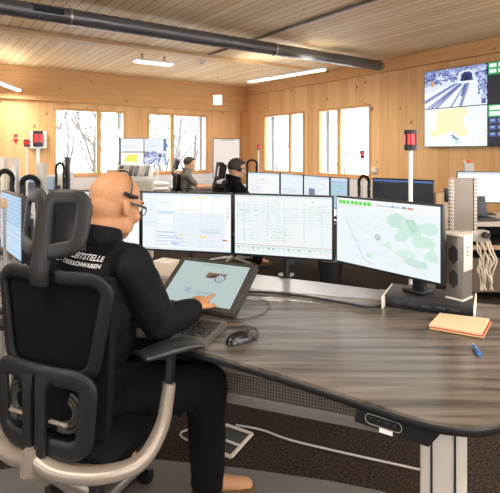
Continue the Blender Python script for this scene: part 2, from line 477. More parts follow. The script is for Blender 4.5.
# ---------------------------------------------------------------- ceiling fittings
ductm = M('galvanised_duct', '6f6e6e', .36, .55, bump=.1, bscale=60)
pl = Rm.inverted() @ at(383, 67, 8.1)
duct_y = pl.y; duct_z = 2.865; R_ = .085
e = empty('ventilation_duct', Rm @ Vector((-.1, duct_y, 0)), RA, 'long dark grey spiral ventilation duct running under the wooden ceiling', 'duct')
x_end = -.02
pts = []; 
mb = MB(); n = 150; ptsd = [(x_end-.1-11.*i/n, 0, duct_z) for i in range(n+1)]
rr = [R_+(.004 if i % 2 else 0) for i in range(n+1)]
mb.sweep(ptsd, None, rr, rr, seg=24, p=2); mb.build('duct_pipe', ductm, e, smooth=50)
def dx_of(px):   # local x of point on duct line seen at px
    k = (px-250)/F
    P0 = Rm @ Vector((0, duct_y, 0)); D = (Rm.to_3x3() @ Vector((1, 0, 0)))
    return (k*P0.y-P0.x)/(D.x-k*D.y)
for px in (70, 274, 379):
    x = dx_of(px)+.1
    MB().sweep([(x, R_*1.08*math.cos(a), duct_z+R_*1.08*math.sin(a)) for a in [2*PI*k/24 for k in range(24)]], Vector((1, 0, 0)), .005, .015, closed=True, seg=8).build('pipe_clamp', alu, e)
    MB().cyl((x, 0, duct_z+R_), (x, 0, HZ), .004, seg=6).build('hanger_rod', alu, e)
xa, xb = dx_of(32)+.1, dx_of(62)+.1
mb = MB(); mb.box(((xa+xb)/2, -R_-.006, duct_z+.012), (xb-xa, .014, .09), bev=.004)
gr = mb.build('air_grille', ductm, e)
mb = MB()
for i in range(11):
    x = xa+(xb-xa)*(i+.7)/11.4; mb.box((x, -R_-.015, duct_z+.012), (.03, .012, .062))
mb.build('grille_opening', blk_soft, gr, smooth=0)
# thin conduit along the ceiling
c1 = ceil_local(249, 40, 2.985); c2 = ceil_local(345, 11, 2.985)
cy0 = c1.y; cx0 = (c1.x+c2.x)/2
o = MB().b2(-.018, .018, -5.2, 1.5, -.008, .02).build('cable_conduit', M('conduit_grey', '77716b', .5), smooth=0); o.location = Rm @ Vector((cx0, cy0-.3, 2.978)); o.rotation_euler = (0, 0, RA)
tag(o, 'thin grey cable conduit fixed to the ceiling planks above the duct', 'conduit')
glow = M('lamp_diffuser', 'ffffff', .5, emit='fff3e0', es=4.)
def lamp(px, py, z, L, ang, label, w=.09, susp=True, sides=(.6,), power=60, grp='suspended linear lamps', real=None, hgt=.035):
    if real: P = Vector(real)
    else: P = onz_up(px, py, z)
    e = empty('pendant_lamp', (P.x, P.y, P.z), ang, label, 'lamp', grp)
    MB().box((0, 0, .012+hgt/2), (L, w, hgt), bev=.008).build('lamp_housing', white, e)
    MB().box((0, 0, .004), (L-.02, w-.015, .02), bev=.006).build('diffuser', glow, e)
    for sx in sides:
        for s in (-1, 1):
            x = s*sx*L/2
            if susp: MB().cyl((x, 0, .04), (x, 0, HZ-P.z), .003, seg=6).build('suspension_wire', alu, e)
            else: MB().b2(x-.015, x+.015, -.02, .02, .04, HZ-P.z).build('ceiling_bracket', lgrey, e, smooth=0)
    if power:
        ld = bpy.data.lights.new('lamp_light', 'AREA'); ld.shape = 'RECTANGLE'; ld.size = L; ld.size_y = w; ld.energy = power; ld.color = (1, .94, .86)
        lo = bpy.data.objects.new('lamp_light', ld); col.objects.link(lo); lo.parent = e; lo.location = (0, 0, -.012)
        l2 = ld.copy(); l2.energy = power*UP*(1 if susp else .02); l2.size_y = .25; lo2 = bpy.data.objects.new('added_uplight', l2); col.objects.link(lo2); lo2.parent = e; lo2.location = (0, 0, .06); lo2.rotation_euler = (PI, 0, 0)  # second area light facing up, added to brighten ceiling and walls
    return e
def onz_up(px, py, z):
    d = (z-HC)*F/(152-py); return Vector(((px-250)/F*d, d, z))
PW = 27; UP = .14
A0 = onz_up(325, 70, 2.6); A1 = onz_up(249, 82.5, 2.6); Am = (A0+A1)/2
lamp(0, 0, 0, (A1-A0).length, math.atan2(A1.y-A0.y, A1.x-A0.x), 'long glowing linear lamp hanging on wires right of the room corner', real=Am, power=PW)
lamp(153.5, 63.5, 2.86, .66, RA, 'short glowing lamp bracketed close under the ceiling above the wide left window', w=.16, susp=False, power=PW*.5, grp='ceiling lamps')
B = onz_up(218, 100, 2.45)
e = empty('pendant_sign_lamp', B, math.radians(-20), 'small glowing white box hanging on a thin wire in front of the corner', 'lamp')
MB().box((0, 0, 0), (.18, .05, .2), bev=.01).build('housing', white, e)
MB().box((0, -.027, 0), (.16, .01, .18), bev=.003).build('diffuser', glow, e)
MB().cyl((0, 0, .1), (0, 0, HZ-B.z), .004, seg=6).build('suspension_wire', alu, e)
D0 = onz_up(0, 84, 2.5); D1 = onz_up(19, 91, 2.5); dv = (D1-D0).normalized(); Dm = D1-dv*.75
lamp(0, 0, 0, 1.5, math.atan2(dv.y, dv.x), 'glowing linear lamp at the left edge of the picture under the wooden ceiling', real=Dm, power=PW)
for i, (x, y) in enumerate([(-1.6, .8), (1.6, .4), (-3.6, 2.6), (3.4, 2.8), (-.2, -1.6), (3.2, -.6)]):  # unseen lamps added outside the view as fill light for the room
    lamp(0, 0, 0, 1.5, RA, 'unseen linear lamp added out of frame as fill light', real=(x, y, 2.6), power=PW, grp='unseen fill lamps out of frame')
sm = onz_up(202, 62, 2.97)
e = empty('smoke_detector', sm, 0, 'small white round smoke detector on the ceiling between two lamps', 'smoke detector')
MB().cyl((0, 0, -.02), (0, 0, .03), .05, .06, seg=20).build('detector_body', white, e)
MB().cyl((0, 0, -.035), (0, 0, -.02), .03, .04, seg=16).build('sensor_head', lgrey, e)

# ---------------------------------------------------------------- video wall
def p_tunnel():
    p = Paint(110, 66, 'd6e0f2'); r = random.Random(2)
    p.poly([(0, 0), (1, 0), (1, .35), (.8, .3), (.55, .38), (.3, .3), (0, .42)], '8fa0cf')
    for i in range(240):
        x, y = r.random(), r.random()*.36; p.r(x, y, x+r.uniform(.01, .05), y+r.uniform(.02, .06), r.choice(['3e4f92', '5a6cae', 'c8d4ee', 'e8eefb', '7486c0', '2f3d78']))
    p.poly([(.55, .45), (.56, .2), (.62, .1), (.72, .08), (.8, .14), (.84, .3), (.84, .5), (.6, .5)], 'dfe8f8')
    p.poly([(.60, .36), (.61, .2), (.66, .13), (.73, .13), (.78, .2), (.79, .36)], '2c3a74')
    p.poly([(.64, .36), (.65, .25), (.69, .2), (.74, .25), (.75, .36)], '16204a')
    p.poly([(0, 1), (0, .6), (.55, .36), (.85, .36), (1, .7), (1, 1)], 'eaf0fb')
    for (a, b_, c, d, w) in ((.0, .85, .55, .4, .05), (.05, 1., .6, .42, .04), (.2, 1, .62, .42, .05), (.45, 1, .68, .42, .03), (.6, 1, .72, .42, .05)):
        p.line(a, b_, c, d, '8092c6', w)
    p.line(.12, 1., .6, .44, '3b4c90', .03); p.line(.0, .8, .5, .42, '4c5da0', .03); p.line(.62, .75, .68, .45, '4c5da0', .04)
    p.poly([(.85, .25), (1, .2), (1, .9), (.9, .6)], '9fb0da'); 
    for i in range(60):
        x, y = r.uniform(.86, .99), r.uniform(.2, .8); p.r(x, y, x+.02, y+.06, r.choice(['3e4f92', '7486c0', 'd0daf0']))
    p.r(.12, .28, .16, .42, 'e59a4c'); p.r(.92, .85, .98, .97, '4c5da0')
    return p
def p_map():
    p = Paint(110, 66, 'eef3fa'); r = random.Random(4)
    p.poly([(.2, .3), (.25, .05), (.45, .02), (.7, .0), (.72, .15), (.64, .3), (.66, .45), (.74, .7), (.6, .75), (.45, .62), (.3, .7), (.12, .76), (.08, .62), (.22, .5)], 'fbeec2')
    for i in range(70): x, y = r.uniform(.2, .5), r.uniform(.08, .6); p.r(x, y, x+.01, y+.015, 'f7dd62')
    p.poly([(.44, .68), (.5, .72), (.58, .84), (.5, .82)], '5f7bb8'); p.poly([(.5, .8), (.62, .9), (.52, .95)], 'c9ecd8')
    for i in range(25): x, y = r.uniform(.68, .98), r.uniform(.6, .9); p.r(x, y, x+.03, y+.015, 'fbe79a')
    for i in range(14): x, y = r.random()*.9, r.random()*.9; p.line(x, y, x+r.uniform(.03, .08), y+r.uniform(-.05, .05), 'd7e2ee', .006)
    return p
def p_status(k):
    p = Paint(110, 66, '1d222b'); r = random.Random(k)
    if k == 0:
        p.r(0, .0, 1, .3, '26a55c')
        for j in range(2):
            for i in range(8): p.r(.02+i*.125, .03+j*.14, .12+i*.125, .12+j*.14, 'e7f4ec')
        p.r(.22, .5, .55, .54, 'd8dde4'); p.r(.22, .6, .6, .64, 'd8dde4')
    else:
        p.r(0, 0, 1, .30, '26a55c')
        for j in range(2):
            for i in range(4): p.r(.02+i*.25, .03+j*.14, .24+i*.25, .13+j*.14, 'e7f4ec')
        for j in range(3):
            for i in range(9 if j < 2 else 3): p.r(.02+i*.11, .34+j*.16, .11+i*.11, .45+j*.16, '4a65a8'); p.r(.04+i*.11, .37+j*.16, .09+i*.11, .40+j*.16, 'b5c4e8')
    return p
tv0 = t_of(424)+.07; sw, sh = 1.02, .592
vw = empty('video_wall', Rm @ Vector((-.02, -tv0, 0)), RA-PI/2, 'large wall-mounted video wall of joined screens with tunnel camera and map', 'screen')
# local: +x along right wall toward viewer; -y faces the room
zb = 1.48
paints = [[p_tunnel(), p_status(0)], [p_map(), p_status(1)]]
for j in range(2):
    for i in range(2):
        zc = zb+sh*(1.5-j); xc = sw*(i+.5)
        f_ = MB().box((xc, -.035, zc), (sw, .07, sh), bev=.002).build('display_panel', black, vw)
        paints[j][i].mesh('display_picture', sw-.012, sh-.012, SCR_DIM, f_, (xc, -.0715, zc))
MB().box((sw, -.0, zb+sh), (sw*1.6, .05, sh*1.4)).build('wall_bracket', black, vw, smooth=0)

# ---------------------------------------------------------------- monitors
def p_table(seed=1):
    p = Paint(130, 84, 'f4f8fb'); r = random.Random(seed)
    p.r(0, 0, 1, .035, 'd9e6f2'); p.r(0, .035, 1, .06, 'eef2f8')
    for i in range(9): p.r(.02+i*.06, .01, .05+i*.06, .025, 'b6c8dc')
    p.r(.62, .03, .67, .075, 'f4e38c'); p.r(.7, .03, .74, .075, 'f7ec9e'); p.r(.8, .03, .9, .06, 'd7e6c8')
    p.r(.0, .06, .155, 1, 'eaf1f6'); p.r(.155, .06, .16, 1, 'c3d3e0')
    for j in range(9): p.r(.01, .1+j*.05, .14, .105+j*.05, 'cfdae2'); 
    p.text(.02, .3, .12, 'b6c6d6', r); p.r(.01, .52, .15, .53, 'b9c9d9'); p.text(.02, .56, .1, 'c4d0dc', r)
    p.r(.17, .16, .34, .165, 'b5cbe2')
    for j in range(5): p.text(.18, .18+j*.04, .15, 'd0dde9', r)
    p.r(.17, .32, .36, .37, 'bcd2e8')
    p.r(.4, .27, .55, .31, 'efe3d0'); p.r(.55, .27, .66, .31, 'f1ecdd')
    for j in range(16):
        y = .34+j*.038; p.r(.17, y, .96, y+.004, 'dbe5ee')
        p.text(.37, y+.012, .55, 'd6e3ee', r, h=.014)
    for x in (.36, .46, .66, .8): p.r(x, .1, x+.005, .95, 'd4e0ea')
    p.r(.17, .68, .38, .70, 'a9c6e6'); p.r(.17, .75, .40, .765, '92b3dc'); p.text(.17, .79, .3, '7ea4d4', r); p.text(.17, .84, .36, '93b5de', r); p.r(.33, .87, .42, .9, 'a8c4e4'); p.r(.17, .9, .3, .92, '9cbbe0')
    p.r(.66, .62, .9, .635, 'b3c9df'); p.r(.68, .66, .88, .68, 'c2d4e6')
    p.r(.42, .72, .47, .75, 'f0d98a'); p.r(.66, .74, .72, .77, 'f6e184'); p.r(.91, .78, .965, .805, 'd27b3c')
    for j in range(5): p.r(.965, .22+j*.05, .98, .25+j*.05, ['f2d977', 'bcd0e4', 'f0b15c', 'bcd0e4', 'f2e29a'][j])
    p.r(0, .965, 1, 1, 'e2eaf2'); p.r(.02, .975, .2, .99, '9db4cc')
    return p
def p_grid(seed=2):
    p = Paint(140, 84, 'edf3f6'); r = random.Random(seed)
    p.r(0, 0, 1, .03, 'dbe6ef'); p.r(0, .03, 1, .05, 'f6f8fa')
    for (gx, gy, n, m) in ((.05, .15, 4, 7), (.36, .12, 2, 9), (.55, .2, 3, 6), (.78, .15, 3, 8), (.4, .55, 3, 5), (.08, .58, 3, 4)):
        for i in range(n):
            for j in range(m):
                x, y = gx+i*.075, gy+j*.047
                p.r(x, y, x+.05, y+.012, r.choice(['d3dde4', 'dfe6ea', 'c5d4dd'])); 
                if r.random() < .45: p.r(x-.012, y, x-.004, y+.02, r.choice(['57c070', '7fd08e', '57c070', 'a9d8b4']))
    for x in (.03, .1, .34, .52, .72, .9): p.r(x, .12, x+.004, .8, 'cdd9e0')
    p.r(.43, .08, .45, .1, 'e6b24c'); p.r(.8, .08, .82, .1, 'e6b24c')
    p.r(0, .83, 1, .84, 'caa9a2'); p.r(0, .865, 1, .872, 'c9d5dc')
    for i in range(18): p.r(.03+i*.053, .885, .05+i*.053, .905, r.choice(['cfdbe3', '72c487', 'cfdbe3'])); p.r(.03+i*.053, .93, .055+i*.053, .945, 'c5d1d9')
    return p
def p_citymap():
    p = Paint(140, 90, 'eaf4f7'); r = random.Random(6)
    p.r(0, 0, 1, .13, 'f2f5f6')
    for (cx, cy, w, h) in ((.62, .25, .12, .12), (.74, .35, .14, .18), (.85, .5, .13, .12), (.66, .48, .06, .1), (.9, .3, .08, .1), (.55, .62, .05, .06), (.8, .8, .12, .08), (.93, .68, .07, .12), (.35, .82, .05, .04), (.7, .7, .1, .08)):
        pts = [(cx+w*r.uniform(.6, 1.1)*math.cos(a), cy+h*r.uniform(.5, 1.1)*math.sin(a)) for a in [2*PI*k/9 for k in range(9)]]
        p.poly(pts, r.choice(['cdebdd', 'd3efe2', 'c6e6da']))
    p.poly([(.7, .24), (.78, .2), (.82, .36), (.76, .4)], 'b6dfc9')
    for i in range(26):
        x, y = r.uniform(.02, .95), r.uniform(.2, .95); a = r.uniform(-1, 1); l = r.uniform(.08, .25)
        p.line(x, y, min(1, x+l*math.cos(a)), y+l*math.sin(a), 'dbe3ec', .006)
    p.line(.1, .32, .3, .9, 'b9b7c2', .006); p.line(.3, .9, .42, .95, 'b9b7c2', .006); p.line(.14, .32, .5, .62, 'dfd9d6', .007); p.line(.5, .62, .9, .95, 'dfd9d6', .007)
    p.disc(.44, .53, .028, '9aa3ad', 1.6, .018); p.disc(.44, .53, .012, 'd8b9a0')
    for i in range(8): p.r(.02+i*.045, .035, .056+i*.045, .09, '5ddc4f')
    p.r(.02, .11, .3, .12, 'd5dbe0'); p.text(.42, .06, .3, 'bcc4cc', r, h=.014); p.r(.58, .045, .6, .075, '8fb2d8'); p.r(.72, .055, .77, .08, 'df6a36'); p.r(.68, .05, .7, .075, '7c8fb0')
    return p
def p_plain(c, seed, marks=('c8d6e2',), nx=60, ny=38):
    p = Paint(nx, ny, c); r = random.Random(seed)
    p.r(0, 0, 1, .07, 'd3e0ec')
    for j in range(9): p.text(.05, .14+j*.09, r.uniform(.3, .85), r.choice(marks), r, h=.03)
    return p
def monitor(P0, P1, zb, h, paint, label, group=None, stand_z=.74, name='monitor', stand='foot', sx=0.):
    P0 = Vector(P0); P1 = Vector(P1); c = (P0+P1)/2; u = P1-P0; w = u.length
    e = empty(name, (c.x, c.y, stand_z), math.atan2(u.y, u.x), label, 'monitor', group)
    zc = zb-stand_z+h/2
    cs = MB().box((0, .016, zc), (w-.004, .030, h), bev=.004).build('casing', black, e)
    paint.mesh('screen', w-.018, h-.02, SCR, e, (0, -.0015, zc+.002))
    MB().box((0, .045, zc), (w*.45, .03, h*.5), bev=.01).build('rear_cover', black, e)
    if stand == 'foot':
        MB().box((sx, .08, (zc)/2+.004), (.05, .02, zc), bev=.004).build('stand_neck', black, e)
        MB().box((sx, .075, .008), (.20 if not sx else .10, .15 if not sx else .09, .014), bev=.005).build('stand_foot', black, e)
    elif stand == 'arm':
        MB().cyl((0, .095, .0), (0, .095, zc+.02), .018, seg=14).build('stand_pole', black, e)
        MB().box((0, .075, zc), (.05, .04, .05), bev=.006).build('mount_bracket', black, e)
        MB().cyl((0, .095, .003), (0, .095, .014), .045, seg=20).build('stand_foot', black, e)
    return e
mg = 'slim monitors in the arc on the near desk'
ZT = .86
monitor((-1.15, 2.69, 0), (-.604, 2.615, 0), ZT, .325, p_plain('f2f7fb', 9, nx=80, ny=50), 'white screen mostly hidden behind the bald operator\'s head, left of the row of three', mg, stand='arm')
monitor((-.600, 2.612, 0), (-.092, 2.49, 0), ZT-.002, .325, p_table(), 'monitor with a pale data table, right beside the bald operator\'s glasses', mg, stand='arm')
monitor((-.087, 2.487, 0), (.412, 2.325, 0), ZT-.001, .325, p_grid(), 'middle monitor showing rows of small green marks on a pale grid', mg, stand='arm')
monitor((.418, 2.305, 0), (.768, 1.885, 0), ZT+.003, .325, p_citymap(), 'monitor with a pale green map and bright green buttons, rightmost on the near desk', mg, stand_z=.795, stand='foot', sx=.12)

# ---------------------------------------------------------------- main desk
deskm = bpy.data.materials.new('grey_walnut_laminate'); deskm.use_nodes = True
nt = deskm.node_tree; N = nt.nodes; L = nt.links; b = N['Principled BSDF']
tcn = N.new('ShaderNodeTexCoord'); mp = N.new('ShaderNodeMapping'); mp.inputs['Rotation'].default_value = (0, 0, math.radians(31)); mp.inputs['Scale'].default_value = (1.3, 16, 1)
n1 = N.new('ShaderNodeTexNoise'); n1.inputs['Scale'].default_value = 1.6; n1.inputs['Detail'].default_value = 6; n1.inputs['Distortion'].default_value = .5
L.new(tcn.outputs['Object'], mp.inputs[0]); L.new(mp.outputs[0], n1.inputs['Vector'])
cr = N.new('ShaderNodeValToRGB'); cr.color_ramp.elements[0].position = .34; cr.color_ramp.elements[1].position = .68
cr.color_ramp.elements[0].color = (*lin('443c36'), 1); cr.color_ramp.elements[1].color = (*lin('796f65'), 1)
L.new(n1.outputs['Fac'], cr.inputs[0]); L.new(cr.outputs[0], b.inputs['Base Color'])
b.inputs['Roughness'].default_value = .27; b.inputs['Specular IOR Level'].default_value = .6
bp = N.new('ShaderNodeBump'); bp.inputs['Strength'].default_value = .08; bp.inputs['Distance'].default_value = .001; L.new(n1.outputs['Fac'], bp.inputs['Height']); L.new(bp.outputs[0], b.inputs['Normal'])
near = spline([(-1.45, 2.02, 0), (-1.0, 1.99, 0), (-.62, 1.86, 0), (-.397, 1.706, 0), (-.15, 1.555, 0), (.089, 1.405, 0), (.282, 1.268, 0), (.405, 1.180, 0), (.475, 1.148, 0), (.56, 1.140, 0), (.64, 1.175, 0), (.75, 1.28, 0), (1.0, 1.58, 0), (1.28, 1.90, 0)], 5)
far = [(1.12, 2.02, 0), (.97, 2.07, 0), (.60, 2.10, 0), (.40, 2.14, 0), (0, 2.275, 0), (-.30, 2.40, 0), (-.6, 2.52, 0), (-1.1, 2.60, 0), (-1.5, 2.60, 0)]
poly = [(p[0], p[1]) for p in near]+[(p[0], p[1]) for p in far]
dk = empty('control_desk', (0, 0, 0), 0, 'large curved desk with grey-brown wood-grain top and dark rounded edge in the foreground', 'desk')
MB().prism(poly, .718, .742).build('desktop', deskm, dk, smooth=0)
rim = MB(); rp = [Vector((p[0], p[1], .724)) for p in near]
rim.sweep(rp, Vector((0, 0, 1)), .005, .010, seg=12).build('edge_band', black, dk)
# rear aluminium flap strip
flapm = M('pale_grey_laminate', '8f949b', .3, .0, spec=.6)
far2 = [(-1.5, 2.86), (-1.1, 2.90), (-.6, 2.80), (-.30, 2.70), (0, 2.55), (.40, 2.36), (.60, 2.26), (.97, 2.22)]
fp = [(p[0], p[1]+.006) for p in far[1:]]
MB().prism(fp+far2, .724, .744).build('rear_flap', flapm, dk, smooth=0)
# under-structure: direction along near edge from (.40,1.18) to (-.40,1.70)
u = Vector((-.80, .525, 0)).normalized(); nrm = Vector((.549, .836, 0)); nrm = Vector((-u.y*-1, u.x*-1, 0)); nrm = Vector((u.y, -u.x, 0))
base0 = Vector((.44, 1.165, 0))
def along(a, off, z): q = base0+u*a+nrm*off; return Vector((q.x, q.y, z))
ang = math.atan2(u.y, u.x)
perf = bpy.data.materials.new('perforated_grey_sheet'); perf.use_nodes = True
def perf_mat(name, c_sheet, c_hole, pitch=.011):
    m = bpy.data.materials.new(name); m.use_nodes = True; nt = m.node_tree; N = nt.nodes; L = nt.links; b = N['Principled BSDF']
    tc = N.new('ShaderNodeTexCoord'); sc_ = N.new('ShaderNodeVectorMath'); sc_.operation = 'SCALE'; sc_.inputs['Scale'].default_value = 1/pitch
    fr = N.new('ShaderNodeVectorMath'); fr.operation = 'FRACTION'; sb = N.new('ShaderNodeVectorMath'); sb.operation = 'SUBTRACT'; sb.inputs[1].default_value = (.5, .5, .5)
    sp = N.new('ShaderNodeSeparateXYZ'); cbn = N.new('ShaderNodeCombineXYZ'); ln = N.new('ShaderNodeVectorMath'); ln.operation = 'LENGTH'
    L.new(tc.outputs['Object'], sc_.inputs[0]); L.new(sc_.outputs[0], fr.inputs[0]); L.new(fr.outputs[0], sb.inputs[0]); L.new(sb.outputs[0], sp.inputs[0])
    L.new(sp.outputs[0], cbn.inputs[0]); L.new(sp.outputs[2], cbn.inputs[1]); L.new(cbn.outputs[0], ln.inputs[0])
    lt = N.new('ShaderNodeMath'); lt.operation = 'LESS_THAN'; lt.inputs[1].default_value = .3; L.new(ln.outputs['Value'], lt.inputs[0])
    mx = N.new('ShaderNodeMix'); mx.data_type = 'RGBA'; mx.inputs[6].default_value = (*lin(c_sheet), 1); mx.inputs[7].default_value = (*lin(c_hole), 1)
    L.new(lt.outputs[0], mx.inputs[0]); L.new(mx.outputs[2], b.inputs['Base Color']); b.inputs['Roughness'].default_value = .45; b.inputs['Metallic'].default_value = .2
    return m
pf_d = perf_mat('perforated_dark_sheet', '2b2b2d', '0a0a0a'); pf_l = perf_mat('perforated_bronze_sheet', '6e655a', '1c1916')
def strip(mb, a0, a1, off, z0, z1, th=.003, lean=0.):
    mid = along((a0+a1)/2, off, (z0+z1)/2); return (MB().box((0, 0, 0), (abs(a1-a0), th, math.hypot(z1-z0, lean)), rot=(math.atan2(lean, z1-z0), 0, 0)), mid)
def place(mbm, name, mat, smooth=0):
    mb, mid = mbm; return mb.build(name, mat, dk, smooth=smooth, loc=mid, rot=(0, 0, ang))
T0 = Vector((.575, 1.54, 0)); T1 = Vector((-.95, 2.10, 0)); tu = (T1-T0).normalized(); tang = math.atan2(-tu.y, -tu.x); tL = (T1-T0).length; tmid = (T0+T1)/2
def tp(name, z0, z1, mat, th=.003, off=0., bev=0.):
    return MB().box((0, off, 0), (tL, th, z1-z0), bev=bev).build(name, mat, dk, smooth=35 if bev else 0, loc=(tmid.x, tmid.y, (z0+z1)/2), rot=(0, 0, tang))
tp('perforated_apron', .60, .712, pf_d)
tp('tray_ledge', .578, .60, M('ledge_grey', '77716a', .5), .04, .0, .003)
tp('cable_tray', .502, .578, pf_l)
tp('lower_rail', .462, .502, M('rail_silver', '7c766f', .4, .2), .03, 0, .004)
# control panel
cpan = MB()
pc = along(.085, .012, .700)
o = MB().add([(-.10, -.012, .018), (.115, -.012, .018), (.085, -.014, -.026), (-.105, -.014, -.022), (-.10, .03, .018), (.115, .03, .018), (.085, .03, -.026), (-.105, .03, -.022)],
       [(0, 1, 2, 3), (7, 6, 5, 4), (0, 4, 5, 1), (3, 2, 6, 7), (0, 3, 7, 4), (1, 5, 6, 2)]).build('height_control_panel', black, dk, smooth=0, loc=pc, rot=(0, 0, ang+PI))
ol = [(x, -.0145, z-.002) for x, z in rrect(-.075, .02, -.013, .013, .0125)]
k = MB().sweep(ol, Vector((0, 1, 0)), .0011, .001, closed=True, seg=6).build('button_outline', M('outline_grey', '8d8881', .5), o)
for i in range(4): MB().box((-.06+i*.021, -.0150, -.0), (.009, .003, .007), bev=.001).build('control_button', dgrey, o)
MB().box((-.02, -.0155, -.022), (.034, .003, .010)).build('white_tag', white, o, smooth=0)
# legs: right column
def leg(P, rz):
    e_ = MB().box((0, 0, .37), (.12, .075, .70), bev=.006)
    o = e_.build('desk_leg', M('leg_silver', 'c6beb3', .4, .15), dk, loc=(P[0], P[1], 0), rot=(0, 0, rz))
    for s in (-.03, .03): MB().box((s, -.038, .37), (.006, .004, .69)).build('leg_groove', dgrey, o, smooth=0)
    MB().box((0, .12, .02), (.09, .5, .035), bev=.008).build('leg_foot', alu, o)
leg((.545, 1.335), math.radians(-22))
leg((-1.25, 2.3), math.radians(0))
# ---------------------------------------------------------------- console box under the right monitor, speaker
cb0 = onz(385, 307, .742); cb1 = onz(473, 320, .742); cu = cb1-cb0; cw = cu.length; ca_ = math.atan2(cu.y, cu.x)
cn = Vector((-math.sin(ca_), math.cos(ca_), 0)); cc = (cb0+cb1)/2
bx = empty('console_box', (cc.x, cc.y, .7445), ca_, 'low black console box with grey top carrying the rightmost near monitor', 'box')
MB().box((0, .10, .023), (cw, .19, .044), bev=.003).build('housing', black, bx)
MB().box((0, .095, .0475), (cw+.004, .20, .005), bev=.002).build('top_plate', dgrey, bx)
MB().box((cw/2+.004, .095, .026), (.006, .20, .054), bev=.002).build('end_plate', offw, bx)
MB().box((-cw/2-.004, .07, .026), (.006, .22, .054), bev=.002).build('end_plate', offw, bx)
for i in range(5): MB().box((-cw*.34+i*.055, .004, .022), (.034, .004, .014), bev=.002).build('socket', dgrey, bx)
sp0 = onz(459.5, 301.5, .795)
s_e = empty('desk_speaker', (sp0.x+.02, sp0.y+.05, .795), math.radians(-48), 'upright silver-grey speaker column with two hexagonal grilles on the console box', 'speaker')
sh_ = .262
spm = M('speaker_silver', '7b746c', .42, .4)
MB().box((0, 0, sh_/2), (.072, .085, sh_), bev=.004).build('speaker_body', spm, s_e)
MB().box((.0, 0, sh_+.002), (.076, .09, .005), bev=.002).build('top_cap', offw, s_e)
MB().box((.0375, 0, .19), (.003, .08, .14), bev=.001).build('side_plate', offw, s_e)
MB().box((.0, 0, .004), (.076, .09, .008), bev=.002).build('bottom_cap', offw, s_e)
for zc in (.085, .185):
    hexp = [(-.004+.022*math.cos(PI/6+k*PI/3)*.95, zc+.040*math.sin(PI/6+k*PI/3)) for k in range(6)]
    vs = [(x, -.0435, z) for x, z in hexp]+[(x, -.0405, z) for x, z in hexp]
    MB().add(vs, [tuple(range(6)), tuple(reversed(range(6, 12)))]+[(i, (i+1) % 6, 6+(i+1) % 6, 6+i) for i in range(6)]).build('speaker_grille', perf_mat('speaker_mesh', '3a3835', '101010', .005), s_e, smooth=0)
for k in range(3): MB().box((.0395, -.01, .215-k*.016), (.003, .01, .006)).build('side_button', dgrey, s_e, smooth=0)
# ---------------------------------------------------------------- notepads, pen, mouse, cables
paper = M('cream_paper', 'd0b994', .8); paper2 = M('buff_card', 'bd9a6c', .8)
npts = [onz(429, 328.5, .745), onz(483, 338, .745), onz(491, 322.5, .745), onz(440, 316.5, .745)]
def pad(name, shift, z0, z1, m, label, red=False):
    e = empty(name, (npts[0]+npts[2])/2, 0, label, 'notepad'); e.location.z = z0; c = e.location
    pp = [((p.x-c.x)*shift[2]+shift[0], (p.y-c.y)*shift[2]+shift[1]) for p in npts]
    MB().prism(pp, 0, z1-z0-.002).build('pages', m, e, smooth=0)
    MB().prism([(x*.99, y*.99) for x, y in pp], z1-z0-.002, z1-z0).build('cover_sheet', M('red_edge', 'b4442c', .6) if red else m, e, smooth=0)
pad('notepad', (.0, -.004, 1.0), .7445, .752, paper2, 'lower buff notepad with a red edge, right end of the near desk', True)
pad('notepad', (-.002, .003, .975), .7525, .760, paper, 'cream notepad lying on top of the buff notepad')
pn = empty('pen', onz(475.5, 348, .752), math.radians(80), 'short blue and white pen cap lying on the near desk beside the notepads', 'pen')
MB().cyl((-.045, 0, 0.0), (.016, 0, 0.0), .007, seg=12).build('barrel', M('pen_blue', '3567a8', .3), pn)
MB().cyl((.016, 0, 0), (.03, 0, 0), .0068, .003, seg=12).build('tip', white, pn)
MB().box((-.005, 0, .0065), (.03, .003, .002)).build('clip', alu, pn, smooth=0)
mo = onz(240, 341, .745)
me_ = empty('computer_mouse', (mo.x, mo.y, .7425), math.radians(-50), 'black glossy computer mouse on the desk right of the keyboard', 'computer mouse')
bmx = bmesh.new(); bmesh.ops.create_uvsphere(bmx, u_segments=28, v_segments=18, radius=1)
for v in bmx.verts:
    x, y, z = v.co
    v.co = Vector((x*(.034-.006*math.exp(-((y+.1)/.4)**2)), y*.058, max(z, -.0)*.036*(1+.12*(-y)) + .002))
bmx.verts.index_update(); MB().bm(bmx).build('mouse_body', M('gloss_black', '131315', .16), me_, smooth=60)
MB().cyl((-.004, .035, .029), (.004, .035, .029), .009, seg=14).build('scroll_wheel', dgrey, me_)
MB().box((-.0315, -.005, .02), (.006, .035, .012), rot=(0, 0, .0), bev=.003).build('side_button', M('gloss_grey', '5a5b5e', .2), me_)
MB().sweep([(0, .0+ y_, .0375-abs(y_-0)*.1) for y_ in (-.005, .01, .02)], Vector((0, 0, 1)), .0015, .001, seg=6).build('button_seam', dgrey, me_)
def cable(name, pts, r, mat, label, cat='cable', n=8, group=None):
    o = MB().tube(spline(pts, n), r, seg=8).build(name, mat, smooth=80); return tag(o, label, cat, group)
zc_ = .7455
m_f = Vector((mo.x+.045, mo.y+.038, .752))
cable('mouse_cable', [m_f, onz(256, 340, zc_), onz(257, 330, zc_), onz(245, 326, zc_), onz(225, 327, zc_), onz(212, 322, zc_)], .0018, black, 'thin black cable looping from the mouse back under the keyboard')
cable('thin_cable', [onz(228, 318, zc_), onz(245, 319, zc_), onz(262, 314, zc_), onz(270, 306, zc_), onz(262, 298, zc_), onz(252, 294, zc_)], .0016, black, 'thin black cable curling on the desk right of the touchscreen')
